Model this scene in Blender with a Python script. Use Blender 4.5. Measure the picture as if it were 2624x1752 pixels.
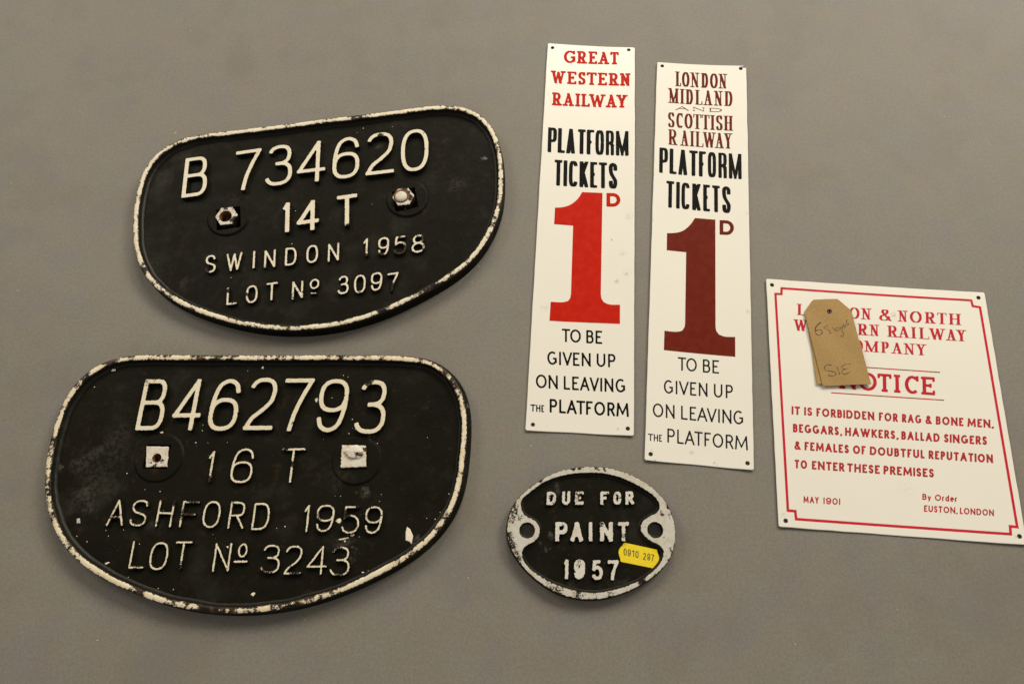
import bpy, math, json, random
import numpy as np
from mathutils import Matrix, Vector
from mathutils.geometry import delaunay_2d_cdt

for o in list(bpy.data.objects): bpy.data.objects.remove(o)
S = bpy.context.scene
COL = S.collection
MM = 0.001

# ---------------------------------------------------------------- camera (held half a metre above the table, tilted away from straight down)
cam_d = bpy.data.cameras.new('camera'); cam = bpy.data.objects.new('camera', cam_d); COL.objects.link(cam)
cam_d.sensor_width = 36; cam_d.sensor_fit = 'HORIZONTAL'; cam_d.lens = 1818/2624*36
cam_d.clip_start = 0.01; cam_d.clip_end = 50
cam.matrix_world = Matrix.Translation((0, 0, 0.5)) @ Matrix.Rotation(0.36034, 4, 'X') @ Matrix.Rotation(-0.07267, 4, 'Z')
S.camera = cam

# ---------------------------------------------------------------- room light: dim warm bounce, two ceiling lamps
w = bpy.data.worlds.new('World'); S.world = w; w.use_nodes = True
w.node_tree.nodes['Background'].inputs[0].default_value = (1.0, .93, .82, 1)
w.node_tree.nodes['Background'].inputs[1].default_value = 0.27
def lamp(name, loc, aim, size, power, col):
    d = bpy.data.lights.new(name, 'AREA'); d.shape = 'DISK'; d.size = size; d.energy = power; d.color = col
    o = bpy.data.objects.new(name, d); COL.objects.link(o); o.location = loc
    o.rotation_euler = (Vector(aim)-Vector(loc)).to_track_quat('-Z', 'Y').to_euler(); return o
lamp('ceiling_lamp', (0.5, 3.1, 2.0), (0.1, .3, 0), 1.5, 66, (1.0, .915, .765))
lamp('ceiling_lamp', (-1.5, 1.6, 1.5), (-.1, .25, 0), 0.8, 14, (1.0, .92, .77))
lamp('ceiling_lamp', (1.6, 1.6, 1.5), (.1, .25, 0), 0.8, 36, (1.0, .92, .77))
S.view_settings.view_transform = 'Standard'; S.view_settings.look = 'None'
S.view_settings.exposure = 0; S.view_settings.gamma = 1
S.render.engine = 'CYCLES'

# ---------------------------------------------------------------- measured plan of every object, in millimetres, in the object's own frame
DATA = json.loads(r'''{"plate14":{"loc":[-144.56,308.29],"ang":0.0508,"outline":[[-150.35,5.66],[-150.51,9.09],[-150.61,12.52],[-150.66,15.96],[-150.67,19.39],[-150.63,22.83],[-150.54,26.26],[-150.39,29.69],[-150.17,33.12],[-149.87,36.54],[-149.47,39.95],[-148.96,43.35],[-148.31,46.72],[-147.52,50.06],[-146.55,53.36],[-145.41,56.6],[-144.08,59.76],[-142.54,62.83],[-140.81,65.79],[-138.87,68.63],[-136.72,71.31],[-134.38,73.82],[-131.86,76.15],[-129.15,78.26],[-126.28,80.15],[-123.28,81.81],[-120.15,83.22],[-116.92,84.4],[-113.62,85.35],[-110.27,86.1],[-106.88,86.66],[-103.47,87.06],[-100.05,87.34],[-96.62,87.51],[-93.19,87.6],[-89.75,87.64],[-86.32,87.65],[-82.88,87.64],[-79.45,87.63],[-76.01,87.61],[-72.58,87.6],[-69.14,87.6],[-65.71,87.61],[-62.28,87.62],[-58.84,87.63],[-55.41,87.64],[-51.97,87.66],[-48.54,87.67],[-45.1,87.68],[-41.67,87.69],[-38.23,87.71],[-34.8,87.74],[-31.37,87.78],[-27.93,87.83],[-24.5,87.9],[-21.06,87.97],[-17.63,88.06],[-14.2,88.15],[-10.76,88.25],[-7.33,88.34],[-3.9,88.42],[-0.46,88.49],[2.97,88.55],[6.41,88.6],[9.84,88.62],[13.27,88.64],[16.71,88.63],[20.14,88.62],[23.58,88.61],[27.01,88.59],[30.45,88.58],[33.88,88.57],[37.32,88.57],[40.75,88.58],[44.19,88.61],[47.62,88.65],[51.05,88.7],[54.49,88.77],[57.92,88.84],[61.36,88.92],[64.79,89.01],[68.22,89.11],[71.65,89.2],[75.09,89.29],[78.52,89.38],[81.96,89.45],[85.39,89.51],[88.82,89.53],[92.26,89.51],[95.69,89.43],[99.12,89.27],[102.55,89.02],[105.96,88.64],[109.36,88.12],[112.72,87.42],[116.04,86.53],[119.29,85.42],[122.45,84.08],[125.49,82.49],[128.39,80.65],[131.12,78.57],[133.67,76.27],[136.01,73.76],[138.14,71.07],[140.06,68.22],[141.76,65.24],[143.26,62.15],[144.55,58.97],[145.65,55.71],[146.56,52.4],[147.3,49.05],[147.87,45.66],[148.3,42.25],[148.59,38.83],[148.75,35.4],[148.82,31.97],[148.79,28.53],[148.68,25.1],[148.51,21.67],[148.29,18.24],[148.01,14.82],[147.68,11.4],[147.29,7.99],[146.85,4.58],[146.34,1.19],[145.77,-2.2],[145.1,-5.57],[144.35,-8.92],[143.51,-12.25],[142.55,-15.55],[141.5,-18.82],[140.33,-22.05],[139.06,-25.24],[137.68,-28.38],[136.2,-31.48],[134.62,-34.53],[132.94,-37.53],[131.17,-40.47],[129.3,-43.35],[127.33,-46.16],[125.26,-48.9],[123.09,-51.57],[120.82,-54.15],[118.46,-56.64],[116.0,-59.03],[113.44,-61.33],[110.8,-63.52],[108.07,-65.61],[105.27,-67.6],[102.41,-69.49],[99.48,-71.29],[96.51,-73.01],[93.5,-74.66],[90.45,-76.25],[87.38,-77.77],[84.28,-79.25],[81.16,-80.69],[78.02,-82.09],[74.87,-83.47],[71.71,-84.81],[68.54,-86.12],[65.35,-87.4],[62.15,-88.65],[58.94,-89.87],[55.71,-91.04],[52.47,-92.17],[49.21,-93.24],[45.93,-94.26],[42.63,-95.23],[39.32,-96.12],[35.98,-96.96],[32.64,-97.72],[29.27,-98.42],[25.9,-99.05],[22.51,-99.6],[19.11,-100.09],[15.7,-100.5],[12.28,-100.84],[8.86,-101.12],[5.43,-101.32],[2.0,-101.46],[-1.44,-101.53],[-4.87,-101.53],[-8.31,-101.45],[-11.74,-101.31],[-15.17,-101.11],[-18.59,-100.83],[-22.01,-100.48],[-25.42,-100.06],[-28.82,-99.58],[-32.2,-99.02],[-35.58,-98.4],[-38.95,-97.71],[-42.3,-96.96],[-45.63,-96.14],[-48.95,-95.26],[-52.26,-94.33],[-55.55,-93.33],[-58.82,-92.28],[-62.07,-91.18],[-65.3,-90.02],[-68.52,-88.81],[-71.71,-87.56],[-74.89,-86.26],[-78.05,-84.91],[-81.19,-83.51],[-84.31,-82.07],[-87.4,-80.58],[-90.47,-79.04],[-93.52,-77.46],[-96.54,-75.82],[-99.52,-74.12],[-102.48,-72.37],[-105.39,-70.56],[-108.27,-68.68],[-111.1,-66.74],[-113.88,-64.72],[-116.61,-62.63],[-119.28,-60.47],[-121.88,-58.23],[-124.4,-55.9],[-126.85,-53.49],[-129.2,-50.99],[-131.46,-48.4],[-133.61,-45.72],[-135.64,-42.95],[-137.55,-40.1],[-139.33,-37.16],[-140.97,-34.14],[-142.47,-31.05],[-143.82,-27.9],[-145.03,-24.68],[-146.09,-21.42],[-147.02,-18.11],[-147.81,-14.77],[-148.49,-11.4],[-149.04,-8.01],[-149.5,-4.61],[-149.86,-1.19],[-150.14,2.23]],"rows":[{"items":[["B",-113.5,27.65,19.78,0.46,1.99,37.98],["7",-71.84,27.95,21.16,0.71,2.25,38.67],["3",-46.29,28.75,22.32,0.57,2.43,39.12],["4",-19.96,28.34,23.08,0.12,2.63,39.52],["6",9.04,28.0,22.18,0.51,2.86,39.98],["2",36.74,28.62,23.16,0.04,3.09,40.45],["0",65.33,27.31,22.84,0.34,3.35,40.85]],"w":4.16},
{"items":[["1",-32.21,-15.47,6.05,0.0,0.83,27.17],["4",-20.12,-16.53,17.46,0.35,0.94,27.51],["T",11.61,-16.3,16.3,0.43,1.26,28.5]],"w":4.39},
{"items":[["S",-92.38,-42.9,8.36,0.06,0.18,15.33],["W",-75.98,-43.51,12.42,0.23,0.31,15.37],["I",-55.53,-43.71,2.23,0.02,0.47,15.43],["N",-46.3,-44.46,8.73,-0.06,0.55,15.45],["D",-30.02,-44.74,8.88,-0.0,0.68,15.5],["O",-13.45,-44.9,9.1,0.13,0.82,15.55],["N",3.4,-45.64,8.76,0.25,0.96,15.59],["1",31.05,-44.66,3.51,0.01,1.19,15.69],["9",42.66,-45.5,8.7,-0.13,1.29,15.71],["5",55.04,-46.35,9.85,0.27,1.39,15.74],["8",68.9,-47.01,10.35,0.21,1.51,15.77]],"w":2.17},
{"items":[["L",-74.95,-72.46,7.73,0.19,0.34,14.76],["O",-60.21,-73.18,8.91,0.19,0.45,14.85],["T",-44.79,-72.94,8.71,0.14,0.56,14.97],["N",-24.9,-74.18,8.44,0.18,0.72,15.08],["3",10.17,-74.85,8.4,0.26,0.99,15.32],["0",22.66,-75.58,8.94,0.04,1.09,15.39],["9",35.61,-75.3,8.75,0.07,1.19,15.49],["7",48.01,-77.54,8.83,0.36,1.29,15.53]],"w":2.1},
{"items":[["o",-11.06,-67.65,7.25,0.12,0.5,8.52]],"w":1.92},
{"items":[["-",-10.24,-71.56,4.26,-0.26,0.09,1.35]],"w":1.37}],"boss":[[-75.73,6.57],[69.03,4.45]],"nut":[[-76.17,5.78],[66.33,3.72],[-76.96,5.56],[64.59,3.7]],"nutr":[[-85.37,5.86],[57.0,3.89]],"bossr":16.77,"specks":[[30.89,74.45],[61.01,76.42],[36.37,78.19],[40.13,3.2],[66.72,-4.34],[-58.6,4.46],[-22.01,5.3],[-9.7,3.47],[-25.18,-24.49],[-72.84,-47.94],[120.08,-63.68]],"wear":[[30.84,85.5,9,0.55],[40.06,87.92,5,0.4],[-78.66,86.05,4,0.4],[-46.2,84.74,4,0.45],[-138.61,-35.73,3.5,0.9],[-124.98,-55.14,5,0.4],[-100.78,-73.79,4,0.4],[-29.85,-97.43,5,0.35],[44.62,-92.77,4.5,0.7],[86.14,-76.03,9,0.45],[76.71,-82.37,6,0.45],[99.22,-68.56,6,0.35],[129.9,-41.21,6,0.4],[133.11,-31.16,4,0.5],[136.89,66.1,9,0.25],[147.37,38.54,8,0.25],[60.64,-43.91,8,1.0],[61.04,-32.0,4,0.5],[78.85,-35.18,5,0.6],[78.96,-43.18,4,0.5],[74.82,-32.23,3,0.5],[51.13,-74.47,6,1.0],[33.95,-44.31,2.5,0.9],[45.87,-44.32,3,0.5],[-90.97,-41.09,3,0.9],[-73.11,-60.42,2.5,0.7],[-68.77,-70.85,3,0.45],[-59.26,-65.29,3,0.4],[27.02,-75.47,3,0.5],[51.09,66.66,3.6,1.0],[20.28,-16.0,3,0.9],[40.37,54.21,2,0.5],[87.29,62.99,2.6,0.55],[44.68,29.02,3,0.45],[56.44,29.14,3,0.4],[-52.05,62.07,2.5,0.5],[-57.18,54.35,3,0.4],[-111.92,54.83,2.5,0.5],[-64.16,27.54,2,0.6],[-44.91,-42.49,2.5,0.5]],"smudge":[[133.28,34.35,5,0.9],[108.89,11.98,17,0.22],[109.21,56.92,9,0.15],[-107.3,56.34,10,0.12],[-76.71,21.82,12,0.15],[-133.36,-31.7,16,0.12],[49.84,59.72,5,0.2],[-110.71,-49.57,7,0.1],[-133.05,51.06,14,0.1]]},
"plate16":{"loc":[-184.96,103.76],"ang":-0.0883,"outline":[[-147.07,-11.84],[-147.86,-8.58],[-148.55,-5.3],[-149.13,-2.01],[-149.61,1.31],[-150.0,4.63],[-150.31,7.97],[-150.53,11.31],[-150.68,14.65],[-150.76,18.0],[-150.78,21.35],[-150.73,24.7],[-150.61,28.04],[-150.42,31.39],[-150.14,34.72],[-149.77,38.05],[-149.29,41.36],[-148.67,44.65],[-147.9,47.91],[-146.96,51.13],[-145.83,54.28],[-144.5,57.35],[-142.95,60.32],[-141.19,63.16],[-139.2,65.86],[-137.01,68.39],[-134.62,70.73],[-132.05,72.87],[-129.31,74.8],[-126.44,76.52],[-123.44,78.01],[-120.35,79.29],[-117.18,80.37],[-113.95,81.25],[-110.68,81.96],[-107.37,82.51],[-104.05,82.92],[-100.72,83.22],[-97.37,83.43],[-94.03,83.57],[-90.68,83.65],[-87.33,83.7],[-83.98,83.72],[-80.64,83.73],[-77.29,83.74],[-73.94,83.75],[-70.59,83.76],[-67.24,83.77],[-63.89,83.8],[-60.54,83.82],[-57.2,83.85],[-53.85,83.87],[-50.5,83.9],[-47.15,83.92],[-43.8,83.94],[-40.45,83.96],[-37.11,83.97],[-33.76,83.98],[-30.41,84.0],[-27.06,84.01],[-23.71,84.02],[-20.36,84.04],[-17.01,84.07],[-13.67,84.1],[-10.32,84.13],[-6.97,84.17],[-3.62,84.22],[-0.27,84.27],[3.08,84.33],[6.42,84.39],[9.77,84.45],[13.12,84.51],[16.47,84.57],[19.82,84.63],[23.16,84.69],[26.51,84.74],[29.86,84.79],[33.21,84.83],[36.56,84.87],[39.9,84.9],[43.25,84.93],[46.6,84.96],[49.95,84.97],[53.3,84.99],[56.65,85.0],[60.0,85.01],[63.34,85.02],[66.69,85.03],[70.04,85.04],[73.39,85.06],[76.74,85.08],[80.09,85.1],[83.43,85.12],[86.78,85.12],[90.13,85.1],[93.48,85.05],[96.83,84.93],[100.17,84.73],[103.5,84.42],[106.82,83.97],[110.11,83.36],[113.36,82.55],[116.55,81.52],[119.65,80.26],[122.64,78.75],[125.5,77.01],[128.2,75.04],[130.74,72.85],[133.09,70.47],[135.25,67.91],[137.21,65.2],[138.96,62.35],[140.51,59.38],[141.85,56.31],[142.99,53.17],[143.94,49.95],[144.69,46.69],[145.28,43.4],[145.72,40.08],[146.03,36.74],[146.23,33.4],[146.34,30.05],[146.38,26.7],[146.36,23.36],[146.3,20.01],[146.21,16.66],[146.07,13.32],[145.9,9.97],[145.69,6.63],[145.43,3.29],[145.1,-0.04],[144.7,-3.37],[144.2,-6.68],[143.6,-9.97],[142.88,-13.24],[142.02,-16.48],[141.02,-19.67],[139.87,-22.82],[138.56,-25.9],[137.1,-28.91],[135.48,-31.84],[133.72,-34.69],[131.82,-37.44],[129.79,-40.1],[127.63,-42.67],[125.37,-45.14],[123.0,-47.51],[120.55,-49.78],[118.01,-51.96],[115.39,-54.05],[112.71,-56.06],[109.97,-57.99],[107.19,-59.84],[104.35,-61.63],[101.48,-63.35],[98.58,-65.02],[95.65,-66.64],[92.69,-68.22],[89.72,-69.76],[86.73,-71.25],[83.71,-72.72],[80.69,-74.15],[77.64,-75.54],[74.58,-76.89],[71.5,-78.21],[68.4,-79.48],[65.28,-80.7],[62.14,-81.87],[58.99,-82.99],[55.81,-84.05],[52.62,-85.07],[49.41,-86.02],[46.19,-86.92],[42.95,-87.77],[39.69,-88.56],[36.43,-89.29],[33.15,-89.97],[29.86,-90.59],[26.56,-91.16],[23.25,-91.67],[19.93,-92.12],[16.6,-92.51],[13.27,-92.84],[9.93,-93.11],[6.59,-93.32],[3.25,-93.48],[-0.1,-93.58],[-3.45,-93.62],[-6.8,-93.6],[-10.14,-93.53],[-13.49,-93.4],[-16.83,-93.22],[-20.17,-92.97],[-23.51,-92.67],[-26.84,-92.31],[-30.16,-91.89],[-33.47,-91.42],[-36.78,-90.88],[-40.07,-90.29],[-43.36,-89.64],[-46.63,-88.93],[-49.89,-88.17],[-53.14,-87.36],[-56.38,-86.49],[-59.6,-85.58],[-62.81,-84.62],[-66.0,-83.61],[-69.18,-82.56],[-72.34,-81.47],[-75.49,-80.33],[-78.63,-79.16],[-81.75,-77.94],[-84.85,-76.68],[-87.94,-75.38],[-91.0,-74.04],[-94.05,-72.64],[-97.07,-71.19],[-100.06,-69.69],[-103.01,-68.11],[-105.92,-66.46],[-108.79,-64.73],[-111.6,-62.91],[-114.35,-60.99],[-117.02,-58.98],[-119.62,-56.87],[-122.13,-54.65],[-124.54,-52.33],[-126.86,-49.91],[-129.07,-47.4],[-131.17,-44.79],[-133.17,-42.1],[-135.05,-39.33],[-136.82,-36.49],[-138.48,-33.58],[-140.03,-30.62],[-141.48,-27.6],[-142.81,-24.52],[-144.04,-21.41],[-145.16,-18.25],[-146.17,-15.06]],"rows":[{"items":[["B",-91.87,26.81,18.89,0.4,-0.02,38.12],["4",-66.64,26.96,20.37,0.49,0.26,38.4],["6",-40.59,26.99,21.17,0.64,0.56,38.68],["2",-13.77,28.05,20.94,0.44,0.88,39.02],["7",10.97,27.53,21.38,0.45,1.19,39.25],["9",37.32,27.18,21.38,0.45,1.53,39.51],["3",65.03,26.41,22.08,0.53,1.9,39.76]],"w":4.03},
{"items":[["1",-35.21,-9.15,3.71,0.19,0.03,21.92]],"w":2.04},
{"items":[["6",-18.1,-9.45,15.33,0.37,0.04,24.34],["T",16.47,-8.75,16.5,0.47,-0.14,24.17]],"w":2.02},
{"items":[["A",-98.65,-39.82,11.64,0.33,0.01,17.66],["S",-82.98,-39.86,11.76,0.33,-0.01,17.71],["H",-64.43,-39.73,10.97,-0.12,-0.04,17.78],["F",-47.85,-40.06,11.62,0.08,-0.06,17.82],["O",-32.51,-39.92,11.91,0.21,-0.07,17.88],["R",-14.24,-39.97,10.88,-0.06,-0.09,17.94],["D",2.28,-40.81,11.36,0.46,-0.11,17.97],["1",37.5,-41.56,3.38,0.19,-0.13,18.06],["9",46.19,-41.34,12.07,0.34,-0.14,18.1],["5",63.81,-42.01,11.97,0.34,-0.15,18.14],["9",79.67,-41.93,11.68,0.4,-0.15,18.19]],"w":1.78},
{"items":[["L",-77.09,-67.36,9.9,0.37,-0.25,17.92],["O",-63.76,-68.01,12.13,0.35,-0.27,17.97],["T",-47.52,-67.34,11.29,0.33,-0.3,18.08],["N",-20.04,-68.14,11.17,0.39,-0.34,18.2],["3",12.34,-68.7,12.67,0.43,-0.38,18.36],["2",28.34,-69.15,11.74,0.67,-0.39,18.43],["4",43.49,-69.05,13.29,0.44,-0.41,18.51],["3",58.86,-69.38,13.26,0.44,-0.42,18.59]],"w":1.71},
{"items":[["o",-4.41,-58.85,6.38,0.24,-0.14,9.05]],"w":1.6},
{"items":[["-",-6.28,-62.4,9.3,0.3,-0.14,1.69]],"w":1.73}],"boss":[[-72.13,8.14],[69.44,8.42]],"nut":[[[-82.18,15.95],[-65.71,15.85],[-63.89,1.32],[-79.53,0.75]],[[58.07,18.72],[75.8,18.55],[77.22,3.29],[58.89,2.31]]],"hole":[-72.75,7.44],"bolt":[[67.45,13.81],[72.16,12.47]],"chips":[[[108.2,-36.48],[110.5,-38.09],[112.86,-42.65],[112.0,-47.88],[110.74,-46.28],[107.96,-45.35],[107.58,-40.12]],[[58.9,-33.7],[59.98,-32.21],[61.98,-31.64],[62.98,-33.29],[62.0,-35.11],[60.6,-34.86]],[[70.2,-41.44],[72.18,-40.75],[72.71,-42.71],[71.11,-43.72],[69.88,-43.09]],[[62.09,-45.52],[66.09,-44.66],[69.08,-43.95],[68.82,-44.74],[65.52,-45.79],[62.84,-46.16]],[[65.93,-46.43],[67.46,-46.08],[66.75,-47.72]],[[79.74,-66.31],[81.06,-66.1],[81.79,-66.72],[80.48,-67.06]],[[-121.44,-35.15],[-119.41,-34.73],[-118.21,-38.09],[-120.68,-38.32]],[[-94.97,-63.87],[-92.54,-63.09],[-91.9,-63.63],[-93.77,-64.88],[-94.79,-64.66]],[[7.28,-81.74],[9.44,-80.51],[10.4,-81.38],[9.0,-83.06]],[[-121.17,72.04],[-120.14,73.73],[-118.03,73.76],[-117.96,72.52],[-119.73,71.91]],[[34.42,52.36],[36.09,53.74],[36.77,51.64],[35.98,49.68],[34.82,50.86]],[[-75.31,26.29],[-73.27,27.0],[-72.55,26.12],[-73.77,25.42]],[[-8.39,75.56],[-7.87,77.13],[-6.7,76.75],[-7.06,75.11]],[[7.33,-81.67],[8.52,-80.71],[10.19,-80.68],[9.52,-82.87]],[[-14.05,-51.6],[-12.48,-51.27],[-12.31,-53.12]]],"specks":[[56.78,69.76],[46.72,53.65],[61.82,27.46],[118.24,25.37],[140.7,75.76],[63.29,37.86],[63.95,31.27],[66.18,30.57],[80.77,19.94],[82.84,20.69],[18.81,-39.05],[24.29,-37.82],[71.79,-50.56],[56.7,-16.68],[60.55,-16.82],[87.77,-19.77],[127.09,-31.05],[121.26,-30.62],[135.63,-13.88],[84.21,-65.4],[130.25,-26.46],[76.21,-43.63],[88.74,-14.99],[-99.33,-42.51],[-110.69,-50.25],[-118.65,-46.76],[-96.64,-46.24],[-74.07,-51.14],[-87.13,-42.04],[-77.8,-14.48],[-66.82,-15.61],[-77.15,-72.64],[-55.51,-79.29],[-45.17,-79.81],[-24.62,-43.82],[-61.94,-28.49],[-131.03,59.7],[-59.44,20.4],[-38.99,19.34],[-24.9,19.75],[-44.82,32.2],[-18.45,73.47],[-47.74,19.22],[-92.99,-3.43],[-44.57,28.09],[53.33,70.87],[55.46,3.24],[44.01,23.0],[71.2,1.03]],"wear":[[-122.57,78.42,6.5,1.0],[-138.26,67.36,6,1.0],[-141.94,59.43,3.5,0.9],[-105.67,81.54,4,0.6],[-87.45,81.74,6,0.5],[-78.35,81.84,5,0.45],[-55.99,82.1,7,0.7],[-41.92,81.53,7,0.65],[-29.5,82.39,6,0.6],[-14.2,82.57,5,0.4],[-9.07,81.84,6,0.45],[5.9,81.23,7,0.5],[16.93,82.14,5,0.5],[41.47,81.64,5,0.4],[51.61,83.7,4,0.8],[57.57,83.38,6,0.5],[70.86,83.53,6,0.45],[81.25,82.87,5,0.4],[109.29,82.02,6,0.45],[120.5,78.68,6,0.5],[127.42,72.62,6,0.55],[136.67,62.13,7,0.6],[141.3,55.46,6,0.4],[142.46,45.85,6,0.25],[-148.67,17.1,6,0.4],[-150.74,36.17,5,0.25],[-148.35,40.35,4,0.3],[-148.49,5.76,8,0.3],[-145.5,-11.21,7,0.4],[-142.44,-17.52,5,0.7],[-138.98,-25.87,6,0.45],[-135.88,-32.86,3.5,0.6],[-118.82,-53.86,4,0.35],[-71.89,-78.66,3.5,0.6],[-65.63,-81.2,6,0.75],[-56.07,-84.54,5,0.35],[-44.28,-86.64,6,0.4],[-29.93,-89.27,6,0.5],[-19.66,-90.51,8,0.75],[-12.12,-90.65,7,0.8],[-1.07,-89.27,6,0.7],[7.75,-89.67,6,0.6],[12.25,-90.24,6,0.6],[22.66,-89.42,6,0.45],[34.3,-87.96,7,0.65],[40.7,-86.61,5,0.6],[47.0,-84.34,5,0.65],[55.87,-81.4,5,0.35],[105.63,-62.37,5,0.45],[104.06,-59.24,3,0.6],[130.73,-37.53,3.5,0.6],[112.95,-53.35,5,0.5],[132.96,-28.95,5,0.4],[62.16,-78.81,4,0.35],[-90.47,62.21,4.5,0.6],[-86.06,64.4,3,0.6],[-90.78,27.4,4,0.35],[-38.48,57.18,4,0.45],[-23.64,63.03,4,0.3],[73.29,65.13,4.5,1.0],[21.45,33.24,3,0.6],[43.71,61.73,4,0.3],[87.33,54.02,2.5,0.5],[-38.77,-22.59,6,0.45],[-43.12,-31.27,6,0.65],[-93.11,-34.66,5,0.5],[-53.54,-23.16,3,0.7],[-12.11,-24.38,4,0.4],[65.6,-29.44,4,0.7],[48.83,-32.38,4,0.4],[73.95,-23.97,3.5,0.55],[36.2,-82.35,0.1,0],[61.19,-51.74,6,0.45],[66.3,-68.15,6,0.45],[16.26,-67.85,5,0.5],[36.3,-67.79,5,0.45],[-42.11,-64.64,4,0.45],[-71.22,-66.7,4,0.4],[18.58,14.5,3.5,0.6],[24.82,4.73,3,0.7],[-31.57,-6.81,4,0.6]],"smudge":[[-123.59,5.68,16,0.35],[-105.11,16.69,22,0.2],[-111.77,-10.59,20,0.2],[-115.42,-20.98,14,0.3],[-143.0,-3.23,6,0.5],[80.71,20.66,4,0.5],[66.92,-46.09,9,0.4],[74.42,-53.1,6,0.3],[75.43,-13.85,5,0.4],[56.29,-4.43,14,0.12],[115.65,-43.9,5,0.3],[-68.03,-36.26,8,0.1],[145.57,47.84,6,0.5]]},
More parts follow.
